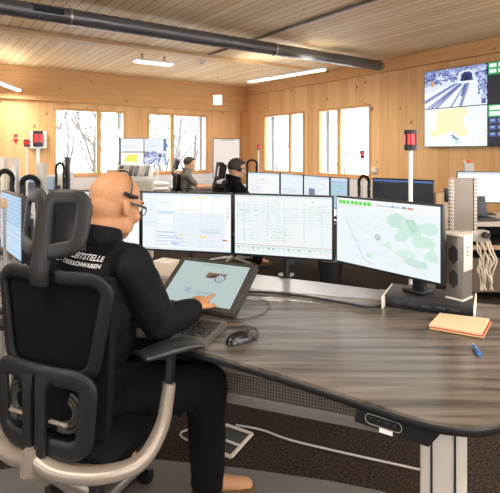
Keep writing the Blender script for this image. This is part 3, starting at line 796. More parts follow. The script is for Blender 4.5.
cable('power_cable', [onz(245, 291.5, .749), onz(275, 293, .749), onz(310, 297, .749), onz(345, 303, .749), onz(370, 307, .749), onz(386, 303.5, .749)], .006, black, 'thick black cable running along the desk from touchscreen to console box')
# beige box behind operator's arm
bb = onz(166, 277, .7445)
e = empty('speaker_box', (bb.x-.01, bb.y+.06, .7445), math.radians(-28), 'small beige box on the desk left of the touchscreen, beside the operator\'s arm', 'box')
MB().box((0, 0, .035), (.11, .09, .07), bev=.004).build('box_body', cream, e)
MB().box((0, 0, .072), (.113, .093, .006), bev=.002).build('box_lid', offw, e)
# ---------------------------------------------------------------- touch terminal
tl_ = Vector((-.312, 2.30, 0)); BR = Vector((-.066, 1.845, .762)); uT = Vector((-.40, .19, 0)).normalized(); wT = .385
BL = BR+uT*wT; cT = (BR+BL)/2; rT = math.atan2(-uT.y, -uT.x)
p = Paint(110, 82, 'c9dedd'); r = random.Random(5)
p.r(.28, .045, .7, .055, '9fb6b8'); p.text(.3, .08, .35, 'a6bcbd', r)
p.poly([(.46, .24), (.74, .24), (.72, .32), (.60, .33), (.56, .38), (.44, .38)], '8a6a4a'); p.poly([(.56, .30), (.62, .27), (.6, .34), (.52, .38), (.44, .38)], '3f332b')
p.disc(.66, .36, .075, '5d7f9c', 1.33, .055); p.disc(.66, .36, .05, 'dfe9ea', 1.33); p.disc(.66, .36, .03, '7f9ab0', 1.33); p.disc(.66, .36, .02, 'd8e4e4', 1.33)
for i in range(10): a = i*.63; p.disc(.66+.065*math.cos(a), .36+.065*1.33*math.sin(a), .008, 'f0f4f4' if i % 2 else 'b5534a', 1.33)
p.r(.26, .66, .34, .74, '9fc0dc'); p.r(.26, .76, .6, .765, 'aebfbe')
for i in range(3): p.r(.46+i*.09, .72, .53+i*.09, .76, 'a8c4d6')
tm = empty('touch_terminal', (cT.x, cT.y, .7445), rT, 'tilted touchscreen terminal in a dark frame that the operator\'s hand touches', 'touchscreen')
tilt = math.radians(-57); RT = Euler((tilt, 0, 0)).to_matrix(); hT = .272
def tp_(x, y, z): q = RT @ Vector((x, y, z)); return q+Vector((0, 0, .018))
fr = MB(); fr.box((0, 0, 0), (wT, .032, hT), bev=.005)
pan = fr.build('screen_housing', gunm, tm, loc=tp_(0, .018, hT/2), rot=(tilt, 0, 0))
s_ = p.mesh('touch_panel', wT-.05, hT-.045, SCR, tm, tp_(0, .0008, hT/2+.004)); s_.rotation_euler = (tilt, 0, 0)
s_.data.materials[0] = attr_emit('touch_glow', .44)
bz = MB()
for (x0, x1, z0, z1) in ((-wT/2+.003, wT/2-.003, .003, .022), (-wT/2+.003, wT/2-.003, hT-.02, hT-.003), (-wT/2+.003, -wT/2+.024, .022, hT-.02), (wT/2-.024, wT/2-.003, .022, hT-.02)):
    bz.b2(x0, x1, -.003, .004, z0-hT/2, z1-hT/2)
bz.build('bezel', M('bezel_grey', '3c3a38', .35), tm, smooth=0, loc=tp_(0, 0, hT/2), rot=(tilt, 0, 0))
MB().box((0, .17, .004), (.24, .19, .010), bev=.003).build('stand_base', black, tm)
MB().sweep([(0, .22, .01), (0, .21, .07), (0, .17, .11)], Vector((0, 1, 0)), .05, .012, seg=12).build('stand_neck', black, tm)
# keyboard
kR = Vector((-.150, 1.655, 0)); kang = math.radians(-20)
kb = empty('keyboard', (-.275, 1.735, .7425), kang, 'black keyboard with grey frame in front of the tilted touchscreen', 'keyboard')
kw, kd = .33, .185
MB().add([(-kw/2, -kd/2, 0), (kw/2, -kd/2, 0), (kw/2, kd/2, 0), (-kw/2, kd/2, 0), (-kw/2, -kd/2, .010), (kw/2, -kd/2, .010), (kw/2, kd/2, .026), (-kw/2, kd/2, .026)],
         [(3, 2, 1, 0), (4, 5, 6, 7), (0, 1, 5, 4), (1, 2, 6, 5), (2, 3, 7, 6), (3, 0, 4, 7)]).build('key_frame', M('keyboard_grey', '59544e', .45), kb, smooth=0)
keym = M('key_black', '1c1c1e', .45)
ta = math.atan2(.016, kd)
for row in range(6):
    for c in range(15):
        y = -kd/2+.052+row*.0205
        MB().box((-kw/2+.018+c*.0205+.0035*(row % 2), y, .0125+(y+kd/2)*math.tan(ta)), (.0155, .0155, .008), rot=(ta, 0, 0), bev=.002, seg=1).build('key', keym, kb, smooth=0)

# ---------------------------------------------------------------- perforated post and rail behind the near desk, right
er = empty('equipment_rail', (0, 0, 0), 0, 'grey equipment rail with perforated upright panel and round black knobs behind the speaker', 'equipment rail')
dR = 2.55
def Pw(px, py, d=dR): return at(px, py, d)
a_ = Pw(449.5, 178); b__ = Pw(475.5, 236)
pw = b__.x-a_.x
MB().box(((a_.x+b__.x)/2, dR, (a_.z+b__.z)/2), (pw*.74, .03, a_.z-b__.z), bev=.002).build('upright_panel', M('taupe_metal', '8c8175', .5, .2), er)
pfh = perf_mat('perforated_edge_strip', '9d9286', 'e6dfd4', .019)
for s in (-1, 1): MB().box(((a_.x+b__.x)/2+s*(pw/2-.008), dR-.004, (a_.z+b__.z)/2), (.018, .030, a_.z-b__.z), bev=.002).build('perforated_edge', pfh, er)
r0, r1 = Pw(437, 234), Pw(486, 236)
MB().box(((r0.x+r1.x)/2, dR-.01, (r0.z+r1.z)/2), (r1.x-r0.x, .06, .055), bev=.004).build('cross_rail', M('rail_grey', 'a39b90', .45, .2), er)
for px in (457.5, 481): q = Pw(px, 233.5); MB().cyl((q.x, dR-.07, q.z), (q.x, dR-.035, q.z), .017, seg=18).build('knob', black, er)
MB().box(((r0.x+r1.x)/2+.02, dR+.02, .47), (.07, .05, .93), bev=.004).build('support_column', lgrey, er)
MB().box(((r0.x+r1.x)/2+.02, dR+.02, .015), (.35, .3, .03), bev=.006).build('floor_foot', lgrey, er)
for i in range(10):
    rnd = random.Random(20+i); q0 = Pw(474+i*1.5, 240); pts = [Vector((q0.x, dR-.02, q0.z))]
    for k in range(1, 6): pts.append(Vector((q0.x+rnd.uniform(-.015, .015)+(.01*k if k < 3 else .015), dR-.03+rnd.uniform(-.015, .015), q0.z-k*.052)))
    cable('white_cable', pts, .0042, M('white_cable_jacket', 'c9bca8', .45), 'white cable in the bundle hanging from the grey rail behind the speaker', 'cable', group='white cables behind the speaker')

# ---------------------------------------------------------------- signal beacons
def beacon(P, ztop, ph, r, label, base_z=.742, lens_h=None, group='red signal beacons on poles'):
    """P xy, pole from base to lens"""
    e = empty('signal_beacon', (P[0], P[1], base_z), 0, label, 'beacon', group)
    H = ztop-base_z
    MB().cyl((0, 0, 0), (0, 0, H-ph), r*.33, seg=14).build('pole', white, e)
    MB().cyl((0, 0, 0), (0, 0, .012), r*.9, seg=20).build('pole_base', black, e)
    MB().cyl((0, 0, H-ph), (0, 0, H-ph*.72), r, seg=24).build('lower_housing', black, e)
    MB().cyl((0, 0, H-ph*.72), (0, 0, H-ph*.2), r*.95, seg=24).build('red_light', redm, e)
    MB().cyl((0, 0, H-ph*.2), (0, 0, H), r, seg=24).build('top_cap', black, e)
    for k in range(4):
        a = k*PI/2+.6; MB().box((r*.96*math.cos(a), r*.96*math.sin(a), H-ph*.46), (.006, .006, ph*.52), rot=(0, 0, a)).build('lens_rib', black, e, smooth=0)
q = at(410.5, 130, 2.28)
beacon((q.x, q.y), q.z, .098, .031, 'large red signal beacon on a white pole behind the map monitor', base_z=.742)
q = at(38, 131, 3.0)
beacon((q.x, q.y), q.z, .10, .03, 'red signal beacon on a white pole in front of the white wall box, far left', base_z=.742)
q = at(27, 139.5, 3.3)
beacon((q.x, q.y), q.z, .05, .02, 'smaller red signal beacon left of the white wall box', base_z=.742)
q = at(362.5, 150.5, 5.2)
beacon((q.x, q.y), q.z, .085, .028, 'small red signal beacon in front of the tall right window', base_z=.72)
q = at(258.5, 144.5, 8.)
beacon((q.x, q.y), q.z, .09, .026, 'distant red signal beacon beside the room corner', base_z=.72)
# wall box and small red call point on the back wall
def on_back(px, z): return Rm @ Vector((-s_of(px), -.0, z))
wbx = on_back(37.5, 0); kz = 1.4+12*wbx.y/F
e = empty('wall_box', (wbx.x, wbx.y, kz), RA, 'white framed box mounted on the wooden wall behind the left beacon', 'wall box')
MB().box((0, -.05, 0), (.29, .10, .33), bev=.01).build('box_housing', white, e)
MB().box((0, -.102, 0), (.19, .006, .24)).build('box_window', M('box_grey_window', '9a948c', .3), e, smooth=0)
q = on_back(15.5, 0)
e = empty('fire_call_point', (q.x, q.y, 1.4+14*q.y/F), RA, 'small red call point on the wooden wall at the far left', 'call point')
MB().box((0, -.02, 0), (.055, .04, .14), bev=.006).build('call_point_body', redm, e)
MB().box((0, -.042, -.0), (.03, .004, .03)).build('press_plate', offw, e, smooth=0)
# small wall box on right wall
q = Rm @ Vector((0, -t_of(375), 0))
e = empty('wall_socket_box', (q.x, q.y, 1.4-18*q.y/F), RA-PI/2, 'small white socket box on the wooden wall above the dark monitor', 'socket box')
MB().box((0, -.02, 0), (.13, .04, .1), bev=.006).build('socket_plate', offw, e)
MB().box((0, -.042, 0), (.05, .004, .05)).build('socket_cover', white, e)

# ---------------------------------------------------------------- office chair
def surf_back(x, z, ly0=-.235, wrap=.62, zref=.75):
    """curved back surface in chair coordinates"""
    lean = 0
    return Vector((x, ly0+lean+wrap*x*x, z))
def ring_on(surf, outline, w, t, mb=None):
    pts = []; ns = []
    for (x, z) in outline:
        pts.append(surf(x, z)); e1 = surf(x+.01, z)-surf(x-.01, z); e2 = surf(x, z+.01)-surf(x, z-.01); ns.append(e1.cross(e2).normalized())
    return (mb or MB()).sweep(pts, ns, w, t, seg=12, closed=True, p=3)
def taper_outline(zb, zt, wb, wt, r, n=6):
    o = []
    for (x, y) in rrect(-1, 1, -1, 1, r, n):
        f_ = (y+1)/2; o.append((x*(wb+(wt-wb)*f_), zb+(zt-zb)*f_))
    # densify long edges
    out = []
    for i in range(len(o)):
        a, b_ = o[i], o[(i+1) % len(o)]; L_ = math.hypot(a[0]-b_[0], a[1]-b_[1]); m = max(1, int(L_/.03))
        for k in range(m): out.append((a[0]+(b_[0]-a[0])*k/m, a[1]+(b_[1]-a[1])*k/m))
    return out
meshm = M('chair_back_fabric', '0a0a0b', .9, bump=.5, bscale=2500, spec=.12)
def office_chair(loc, rz, label, headrest=True, group='office chairs', arms=True, name='office_chair'):
    e = empty(name, loc, rz, label, 'chair', group)
    # base
    for k in range(5):
        a = 2*PI*k/5+.35; c_, s_ = math.cos(a), math.sin(a)
        L_ = MB().sweep([(.03*c_, .03*s_, .12), (.18*c_, .18*s_, .105), (.31*c_, .31*s_, .08)], Vector((0, 0, 1)), [.028, .022, .017], [.022, .016, .012], seg=12).build('base_leg', alu, e)
        MB().cyl((.31*c_-.022*s_, .31*s_+.022*c_, .03), (.31*c_+.022*s_, .31*s_-.022*c_, .03), .029, seg=18).build('castor', black, L_)
    MB().cyl((0, 0, .09), (0, 0, .40), .028, seg=16).build('gas_column', black, e)
    MB().box((0, -.03, .405), (.2, .28, .05), bev=.015).build('mechanism', blk_soft, e)
    # seat cushion
    def top(u, v):
        x = (u-.5)*.50; y = -.21+v*.48; rx = abs(u-.5)*2; ry = abs(v-.5)*2
        z = .505 - .03*rx**4 - .035*ry**5 - (.03*((v-.8)/.2)**2 if v > .8 else 0); return (x*(1-.08*ry**4), y, z)
    MB().grid(top, 22, 22, thick=.065).build('seat', fab, e, smooth=60)
    # upper back
    ob = taper_outline(.70, 1.008, .172, .230, .34)
    def panel(u, v):
        z = .70+v*.308; hw = (.172+.056*v); ex = (abs(v-.5)*2)**6; x = (u-.5)*2*hw*(1-.14*ex); return surf_back(x, z)+Vector((0, .012, 0))
    MB().grid(panel, 20, 16, thick=.02).build('back_panel', meshm, e, smooth=60)
    ring_on(surf_back, ob, .022, .009).build('back_frame', M('chair_frame_black', '0c0c0d', .55, spec=.35), e)
    # front cushion of back
    def panel2(u, v):
        z = .50+v*.50; hw = .19+.02*v; x = (u-.5)*2*hw; q = surf_back(x, z); bul = .03*(1-(abs(u-.5)*2)**4)*(1-(abs(v-.5)*2)**4); return (q.x, q.y+.035+bul*.6, q.z)
    MB().grid(panel2, 16, 16, thick=.03).build('back_cushion', fab, e, smooth=60)
    # lumbar frame
    lo = taper_outline(.49, .71, .165, .185, .36)
    sl = lambda x, z: surf_back(x, z, -.262, .62)
    ring_on(sl, lo, .030, .010).build('lumbar_frame', M('chair_lumbar_black', '19191b', .5, spec=.4), e)
    for k, sc_ in enumerate((.72, .54, .38)):
        for s in (-1, 1):
            pts = [(s*(.045+.11*sc_*(1-math.cos(a))*.5*1.6 if False else s*1*0) , 0) for a in (0,)]
            cx, cz = s*.095, .60
            arc = [(cx+s*.075*sc_*math.sin(a)*1.0, cz-.085*sc_*math.cos(a)) for a in np.linspace(-.2, PI*.9, 9)]
            P_ = [sl(x, z)+Vector((0, .012, 0)) for x, z in arc]
            MB().sweep(P_, Vector((0, 1, 0)), .006, .004, seg=8, p=2).build('lumbar_rib', gunm, e)
    for s in (-1, 1):
        MB().box(sl(s*.085, .575)+Vector((0, -.008, 0)), (.07, .012, .009), bev=.002).build('adjuster_bar', silver, e)
        MB().box(sl(s*.10, .558)+Vector((0, -.008, 0)), (.032, .012, .016), bev=.003).build('adjuster_clip', gunm, e)
    # spine: two struts
    for s in (-1, 1):
        P_ = [sl(s*.026, z)+Vector((0, -.016, 0)) for z in (.47, .53, .60, .67)]+[sl(s*.034, .71)+Vector((0, -.012, 0))]
        MB().sweep(P_, Vector((0, 1, 0)), [.020, .018, .017, .020, .03], .012, seg=12).build('spine_strut', M('chair_lumbar_black'), e)
    # silver yoke
    ce = sl(0, .455)
    MB().sweep([ce+Vector((0, -.012, .035)), ce+Vector((0, -.014, -.01)), ce+Vector((0, .03, -.045)), ce+Vector((0, .12, -.045))], Vector((0, 1, 0)) if False else None, [.045, .055, .05, .04], [.045, .05, .045, .03] if False else [.02, .022, .022, .02], seg=14, p=3).build('yoke_hub', silver, e)
    for s in (-1, 1):
        pts = spline([ce+Vector((s*.01, -.01, .0)), ce+Vector((s*.09, -.005, -.022)), Vector((s*.22, ce.y+.03, .435)), Vector((s*.31, ce.y+.10, .455)), Vector((s*.342, ce.y+.165, .53)), Vector((s*.348, ce.y+.19, .61)), Vector((s*.35, ce.y+.20, .66))], 6)
        n_ = len(pts); ww = [.032-.008*i/(n_-1) for i in range(n_)]; tt_ = [.022-.005*i/(n_-1) for i in range(n_)]
        MB().sweep(pts, None, ww, tt_, seg=14, p=3).build('yoke_arm', silver, e)
        if arms:
            MB().sweep([(s*.35, ce.y+.199, .65), (s*.35, ce.y+.205, .70), (s*.35, ce.y+.21, .748)], None, .017, .013, seg=12, p=3).build('armrest_post', black, e)
            y0 = ce.y+.215; toe = -.55 if s > 0 else .3
            rp = [(0, -.10, 0), (0, -.055, .004), (0, .0, .008), (0, .055, .006), (0, .10, -.004)]
            rp = [Vector((s*.35, y0, .762))+Matrix.Rotation(toe, 3, 'Z') @ Vector(q) for q in rp]
            MB().sweep(rp, Vector((0, 0, 1)), [.034, .045, .048, .046, .034], [.009, .014, .014, .014, .008], seg=16, p=3).build('arm_pad', M('arm_pad_black', '202224', .35), e, smooth=60)
    if headrest:
        def hs(x, z): return Vector((x, -.245+2.6*x*x+.16*(z-1.10), z))
        # two rings left and right of the centre ridge
        for s in (-1, 1):
            o_ = []
            for (x, z) in rrect(-1, 1, -1, 1, .5, 6):
                X = s*(.071+.059*x*(1 if z > 0 else .95))-.012; Z = 1.175+.082*z*(1-.0*x)+(.012*x if z < 0 else 0)
                o_.append((X, Z))
            ring_on(hs, o_, .025, .008).build('headrest_frame', M('headrest_shell', '1d1b19', .45, spec=.35), e)
        def hp(u, v):
            x = (u-.5)*.235-.012; z = 1.085+v*.165; q = hs(x, z); return (q.x, q.y+.04, q.z)
        MB().grid(hp, 14, 10, thick=.018).build('headrest_pad', M('pad_grey_fabric', '2a2a2b', .8, bump=.4, bscale=1500), e, smooth=60)
        MB().sweep([(0, -.245, 1.10), (0, -.255, 1.06), (0, -.262, 1.02), (0, -.258, .985)], Vector((0, 1, 0)), [.026, .034, .037, .035], .013, seg=12).build('headrest_stem', M('headrest_shell'), e)
    return e
chrz = -math.radians(23.5)
CH = (-.555, 1.715, 0)
office_chair(CH, chrz, 'black office chair with headrest and silver yoke that the bald operator sits on', group=None)

# ---------------------------------------------------------------- people
skin = M('skin_tan', 'b5825a', .55, bump=.15, bscale=160, var=.16, spec=.4)
skin2 = M('skin_light', 'd3a07c', .5, var=.06, bscale=60)
stub = M('short_grey_stubble', 'a57f5f', .8, bump=.5, bscale=900, var=.35)
def rotm(yaw, pitch=0., roll=0.): return (Matrix.Rotation(-yaw, 3, 'Z') @ Matrix.Rotation(-pitch, 3, 'X') @ Matrix.Rotation(roll, 3, 'Y'))
def head_into(mb, c, R, k=1.0):
    """c = centre between ears; local +y faces forward"""
    P = lambda x, y, z: Vector(c)+R @ (Vector((x, y, z))*k)
    E = lambda x, y, z, r: mb.ell(P(x, y, z), tuple(q*k for q in r), mat=R)
    E(0, -.012, .032, (.078, .100, .092)); E(0, -.030, -.008, (.070, .078, .085)); E(0, .02, .0, (.067, .078, .09)); E(0, .035, -.05, (.055, .058, .06)); E(0, .062, -.088, (.03, .026, .024))
    E(0, .088, .035, (.045, .012, .014))
    for s in (-1, 1):
        E(s*.036, .07, -.022, (.026, .022, .024)); E(s*.052, .025, -.065, (.018, .04, .03))
        mb.ell(P(s*.081, -.008, -.006), (.009*k, .019*k, .033*k), mat=R @ Matrix.Rotation(.25, 3, 'X') @ Matrix.Rotation(s*.35, 3, 'Z'))
    mb.cap(P(0, .088, .02), P(0, .112, -.018), .009*k, .014*k); E(-.011, .098, -.022, (.009, .01, .008)); E(.011, .098, -.022, (.009, .01, .008))
    E(0, .089, -.052, (.024, .012, .007)); E(0, .088, -.062, (.02, .012, .008))
    return P
def hand_into(mb, W, D, side, curl=.5, k=1.0, N_=None, point=False):
    """W wrist, D direction of hand, N_ palm normal (down), side +1 thumb to the +right of D"""
    D = Vector(D).normalized(); N_ = Vector(N_ or (0, 0, -1)); N_ = (N_-D*N_.dot(D)).normalized(); S = D.cross(N_).normalized()*side
    W = Vector(W); R = Matrix((S, D, N_)).transposed()
    mb.ell(W+D*.045*k, (.040*k, .052*k, .017*k), mat=R); mb.ell(W+D*.065*k, (.042*k, .03*k, .014*k), mat=R)
    lens = [.072, .080, .074, .058]
    for i in range(4):
        off = (.030-.020*i)*k; b0 = W+D*(.083-.004*abs(i-1.2))*k+S*off
        c = curl*(1.15 if i else (.15 if point else 1.)); q = b0; a = .15
        for sgm, fr_ in enumerate((.45, .30, .25)):
            a += c*(.9 if sgm else .6); dd = D*math.cos(a)+N_*math.sin(a)+S*(.10-.06*i)
            q2 = q+dd.normalized()*lens[i]*fr_*k; mb.cap(q, q2, (.0092-.0008*sgm)*k, (.0085-.0008*sgm)*k, u=10); q = q2
    t0 = W+D*.025*k+S*.026*k; t1 = t0+(D*.6+S*.7+N_*.25).normalized()*.038*k; t2 = t1+(D*.9+S*.25+N_*.35).normalized()*.032*k
    mb.cap(t0, t1, .0125*k, .011*k, u=10); mb.cap(t1, t2, .0105*k, .0085*k, u=10)
def person(name, label, J, yaw, hyaw, hpitch, top_mat, leg_mat, skinm, sleeves='long', k=1.0, vox=.006, fat=1.0, shoe=tan, loc=None, hand_dirs=None, curl=.5, collar=True):
    e = empty(name, loc or (J['pelvis'][0], J['pelvis'][1], 0), 0, label, 'person')
    O = e.location
    V = {a: Vector(b_)-O for a, b_ in J.items()}
    R = rotm(yaw); HR = rotm(hyaw, hpitch)
    ns = V['neck']; body = MB()
    P = head_into(body, V['head'], HR, k)
    body.cap(ns-Vector((0, 0, .06)), V['head']+HR @ Vector((0, -.025, -.045))*k, .064*k*fat, .062*k)
    chest = (V['sl']+V['sr'])/2
    body.ell(chest+R @ Vector((0, .01, -.10)), (.15*fat, .10*fat, .17), mat=R)
    body.ell((chest+V['pelvis'])/2+R @ Vector((0, .01, -.02)), (.14*fat, .105*fat, .18), mat=R)
    body.ell(V['pelvis'], (.15*fat, .11*fat, .11), mat=R)
    for s in ('l', 'r'):
        body.cap(chest, V['s'+s], .06, .045); body.cap(V['s'+s], V['e'+s], .044, .036); body.cap(V['e'+s], V['w'+s], .036, .026)
        body.cap(V['pelvis']+(V['h'+s]-V['pelvis'])*.9, V['k'+s], .07, .05); body.cap(V['k'+s], V['a'+s], .046, .034)
        body.cap(V['a'+s], V['a'+s]+(V['t'+s]-V['a'+s])*.7, .032, .028)
        fa = (V['w'+s]-V['e'+s]).normalized(); hd = Vector((hand_dirs or {}).get(s, fa))
        hand_into(body, V['w'+s], hd, 1 if s == 'l' else -1, curl=curl, k=.95*k, point=True)
    body.remesh('body', skinm, e, vox=vox*.75, it=6)
    # upper garment
    g_ = MB(); 
    g_.ell(chest+R @ Vector((0, .0, -.07)), (.172*fat, .128*fat, .15), mat=R)
    g_.ell(chest+R @ Vector((0, -.01, -.17)), (.165*fat, .130*fat, .16), mat=R)
    g_.ell((chest+V['pelvis'])/2+R @ Vector((0, .01, -.03)), (.165*fat, .135*fat, .17), mat=R)
    g_.ell(V['pelvis']+Vector((0, 0, .04)), (.172*fat, .135*fat, .09), mat=R)
    g_.cap(ns+Vector((0, 0, -.075)), ns+Vector((0, 0, -.03)), .10*fat, .075*fat)
    for s in ('l', 'r'):
        g_.cap(ns-Vector((0, 0, .05)), V['s'+s]+Vector((0, 0, -.0)), .068*fat, .066*fat)
        g_.cap(V['s'+s], chest-Vector((0, 0, .12)), .07, .10)
        if sleeves == 'long':
            g_.cap(V['s'+s], V['e'+s], .068*fat, .056*fat); g_.cap(V['e'+s], V['e'+s]+(V['w'+s]-V['e'+s])*.93, .056*fat, .040*fat)
        else:
            g_.cap(V['s'+s], V['s'+s]+(V['e'+s]-V['s'+s])*.75, .062*fat, .056*fat)
    jk = g_.remesh('jacket' if sleeves == 'long' else 'shirt', top_mat, e, vox=vox, it=6, disp=.012, dscale=.07)
    if collar:
        cp = []
        for i in range(20):
            a = 2*PI*i/20; cp.append(ns+Vector((0, 0, -.012))+R @ Vector((.076*fat*math.sin(a), .080*fat*math.cos(a)+.010, .030-.026*math.cos(a))))
        MB().sweep(cp, Vector((0, 0, 1)), .008, .034, seg=12, closed=True, p=2.5).build('collar', top_mat, jk)
    t_ = MB(); t_.ell(V['pelvis']-Vector((0, 0, .02)), (.175*fat, .14*fat, .105), mat=R)
    for s in ('l', 'r'):
        t_.cap(V['h'+s], V['k'+s], .092*fat, .068*fat); t_.cap(V['k'+s], V['a'+s]+Vector((0, 0, -.005)), .068*fat, .058*fat)
    t_.remesh('trousers', leg_mat, e, vox=vox, it=6, disp=.014, dscale=.06)
    for s in ('l', 'r'):
        a0 = V['a'+s]; dirn = (V['t'+s]-a0); dirn.z = 0; dirn.normalize(); Rz = Matrix.Rotation(math.atan2(dirn.y, dirn.x), 3, 'Z')
        m = MB(); b0 = Vector((a0.x, a0.y, 0))
        m.ell(b0+Rz @ Vector((-.02, 0, .045)), (.055, .038, .045), mat=Rz); m.ell(b0+Rz @ Vector((.07, 0, .038)), (.095, .043, .036), mat=Rz); m.ell(b0+Rz @ Vector((.14, 0, .032)), (.06, .044, .030), mat=Rz)
        m.cap(b0+Vector((0, 0, .05)), b0+Vector((0, 0, .11)), .040, .042)
        sh = m.remesh('shoe', shoe, e, vox=.005, it=3)
        so = [(b0+Rz @ Vector((.055+.135*math.cos(a), .044*math.sin(a), 0))) for a in [2*PI*i/24 for i in range(24)]]
        MB().prism([(q.x, q.y) for q in so], .002, .018).build('shoe_sole', M('dark_rubber_sole', '2b241e', .8), sh)
        for q in (0, 1, 2):
            y_ = b0+Rz @ Vector((.045+.025*q, 0, .078-.006*q)); dv_ = Rz @ Vector((0, .022, 0)); MB().tube([y_-dv_-Vector((0, 0, .008)), y_, y_+dv_-Vector((0, 0, .008))], .003).build('shoe_lace', M('dark_lace', '2c2018', .8), sh)
    # eyes and brows
    for s in (-1, 1):
        ey = MB().ell(P(s*.031, .083, .012), .0115*k, u=16, v=10).build('eye', M('eye_white', 'efeae4', .2), e)
        MB().ell(P(s*.031, .0925, .011), (.0045*k, .003*k, .0045*k), mat=HR, u=12, v=8).build('iris', M('iris_brown', '3a2a1c', .2), ey)
        MB().sweep([P(s*.014, .098, .034), P(s*.032, .098, .040), P(s*.052, .082, .034)], Vector((0, 0, 1)), .002, .004, seg=8).build('eyebrow', M('brow_brown', '4d3a2b', .9), e)
    return e, V, HR, P, jk
def hair(e, V, HR, mat, k=1., thick=.002, low=-.02, name='hair'):
    c = V['head']; m = MB()
    def hf(u, v):
        th = 2*PI*u; ph = v*PI*.66
        x, y, z = math.sin(th)*math.sin(ph), -math.cos(th)*math.sin(ph), math.cos(ph)
        f_ = max(0, y)  # front: pull up
        z2 = z if y < .1 else max(z, .30+.45*(y-.1)); 
        q = Vector((x*(.080+thick), -.014+y*(.100+thick), .035+z2*(.090+thick)))
        return c+HR @ (q*k)
    m.grid(hf, 32, 14, thick=.012*k)
    return m.build(name, mat, e, smooth=80)
def glasses(e, P, lensR=.021, m=None):
    g = None
    rims = MB()
    gm = m or M('dark_glasses_frame', '23262c', .3)
    root = None
    for s in (-1, 1):
        cp = [P(s*.033+.025*math.cos(a), .106-.25*abs(s*.033+.025*math.cos(a))*.4, .008+.019*math.sin(a)) for a in [2*PI*i/20 for i in range(20)]]
        r_ = MB().sweep(cp, None, .0018, .0018, seg=6, closed=True, p=2).build('glasses_rim', gm, e)
        MB().add(cp, [tuple(range(20))]).build('glasses_lens', glassm, r_, smooth=0)
        MB().sweep([P(s*.058, .098, .018), P(s*.078, .05, .018), P(s*.083, .0, .016), P(s*.082, -.018, .004)], Vector((0, 0, 1)), .0015, .0035, seg=8).build('glasses_temple', gm, r_)
    MB().tube([P(-.009, .106, .012), P(0, .109, .015), P(.009, .106, .012)], .0018).build('glasses_bridge', gm, e)
def headset(e, P, side=1):
    arc = [P(.088*math.cos(a), -.01, .030+.102*math.sin(a)) for a in np.linspace(.15, PI-.15, 22)]
    MB().sweep(arc, None, .004, .0022, seg=8, p=3).build('headset_band', black, e)
    pd = MB(); pd.sweep([P(side*.088, -.04, .042), P(side*.0885, -.01, .038), P(side*.088, .02, .042)], None, [.006, .010, .006], [.006, .008, .006], seg=10, p=2).build('temple_pad', blk_soft, e)
    MB().cyl(P(-side*.082, -.008, -.0), P(-side*.104, -.008, -.0), .03, .026, seg=20).build('ear_cushion', blk_soft, e)
    MB().tube(spline([P(-side*.1, 0, -.02), P(-side*.095, .05, -.05), P(-side*.05, .10, -.068)], 5), .003).build('microphone_boom', black, e)

# main operator
J = dict(head=(-.495, 1.735, 1.203), neck=(-.552, 1.665, 1.085), sr=(-.405, 1.60, 1.015), sl=(-.735, 1.735, 1.03), pelvis=(-.60, 1.70, .56),
         er=(-.315, 1.65, .805), wr=(-.212, 1.79, .805), el=(-.70, 1.93, .82), wl=(-.46, 2.02, .775),
         hr=(-.49, 1.69, .55), kr=(-.158, 1.715, .555), ar=(-.168, 1.87, .10), tr=(.05, 1.94, .03),
         hl=(-.69, 1.76, .55), kl=(-.50, 2.12, .50), al=(-.56, 1.93, .10), tl=(-.50, 2.15, .03))
e1, V1, HR1, P1, jk1 = person('seated_operator', 'bald man in a black printed jacket seated at the near desk touching the tilted screen', J, math.radians(23), math.radians(38), math.radians(20), jackm, trou, skin, fat=1.12, vox=.006,
     hand_dirs={'r': (.22, .9, .22), 'l': (1, .3, -.1)}, curl=.42)
glasses(e1, P1); headset(e1, P1, 1)
# cable tie ring on trouser leg
# jacket print, laid on the cloth
def print_on(target, parent, txts, origin, right, up, fwd, size, mat):
    me = target.data; bv = BVHTree.FromPolygons([v.co[:] for v in me.vertices], [p.vertices[:] for p in me.polygons])
    for k, (t, off, sz) in enumerate(txts):
        cu = bpy.data.curves.new('t', 'FONT'); cu.body = t; cu.size = sz; cu.align_x = 'RIGHT'; cu.offset = .0003; cu.space_character = 1.05; cu.shear = .15 if k == 0 else 0; cu.resolution_u = 2
        ob = bpy.data.objects.new('t', cu); col.objects.link(ob)
        dg = bpy.context.evaluated_depsgraph_get(); m2 = bpy.data.meshes.new_from_object(ob.evaluated_get(dg)); bpy.data.objects.remove(ob)
        b = bmesh.new(); b.from_mesh(m2)
        bmesh.ops.subdivide_edges(b, edges=[x for x in b.edges if x.calc_length() > .006], cuts=2, use_grid_fill=False)
        bmesh.ops.triangulate(b, faces=b.faces)
        for v in b.verts:
            q = origin+right*v.co.x+up*(v.co.y-off)
            hit = bv.ray_cast(q, fwd, 1.)
            v.co = (hit[0]-fwd*.004) if hit[0] else q+fwd*.2
        b.to_mesh(m2); b.free(); m2.name = 'printed_lettering'; m2.materials.clear(); m2.materials.append(mat)
        o = bpy.data.objects.new('printed_lettering', m2); col.objects.link(o); o.parent = parent
O1 = e1.location
fw = Vector((math.sin(math.radians(15)), math.cos(math.radians(15)), 0)); rt = Vector((fw.y, -fw.x, 0))
# anchor: right end of the text seen at px (104,263)
bvj = BVHTree.FromPolygons([v.co[:] for v in jk1.data.vertices], [p.vertices[:] for p in jk1.data.polygons])
camo = Vector((0, 0, HC))-O1; anc = bvj.ray_cast(camo, (at(103.5, 261.5, 1.)-Vector((0, 0, HC))).normalized(), 5.)[0]-fw*.15
rt2 = (rt*.985+Vector((0, 0, -.13))).normalized(); up2 = (Vector((0, 0, 1))+rt*.13).normalized()
lett = M('white_print', 'e8e6e2', .6, emit=None)
print_on(jk1, jk1, [('E LEITSTELLE', 0, .0215), ('NSEE - OBERSCHWABEN', .020, .0165)], anc, rt2, up2, fw, 1, lett)

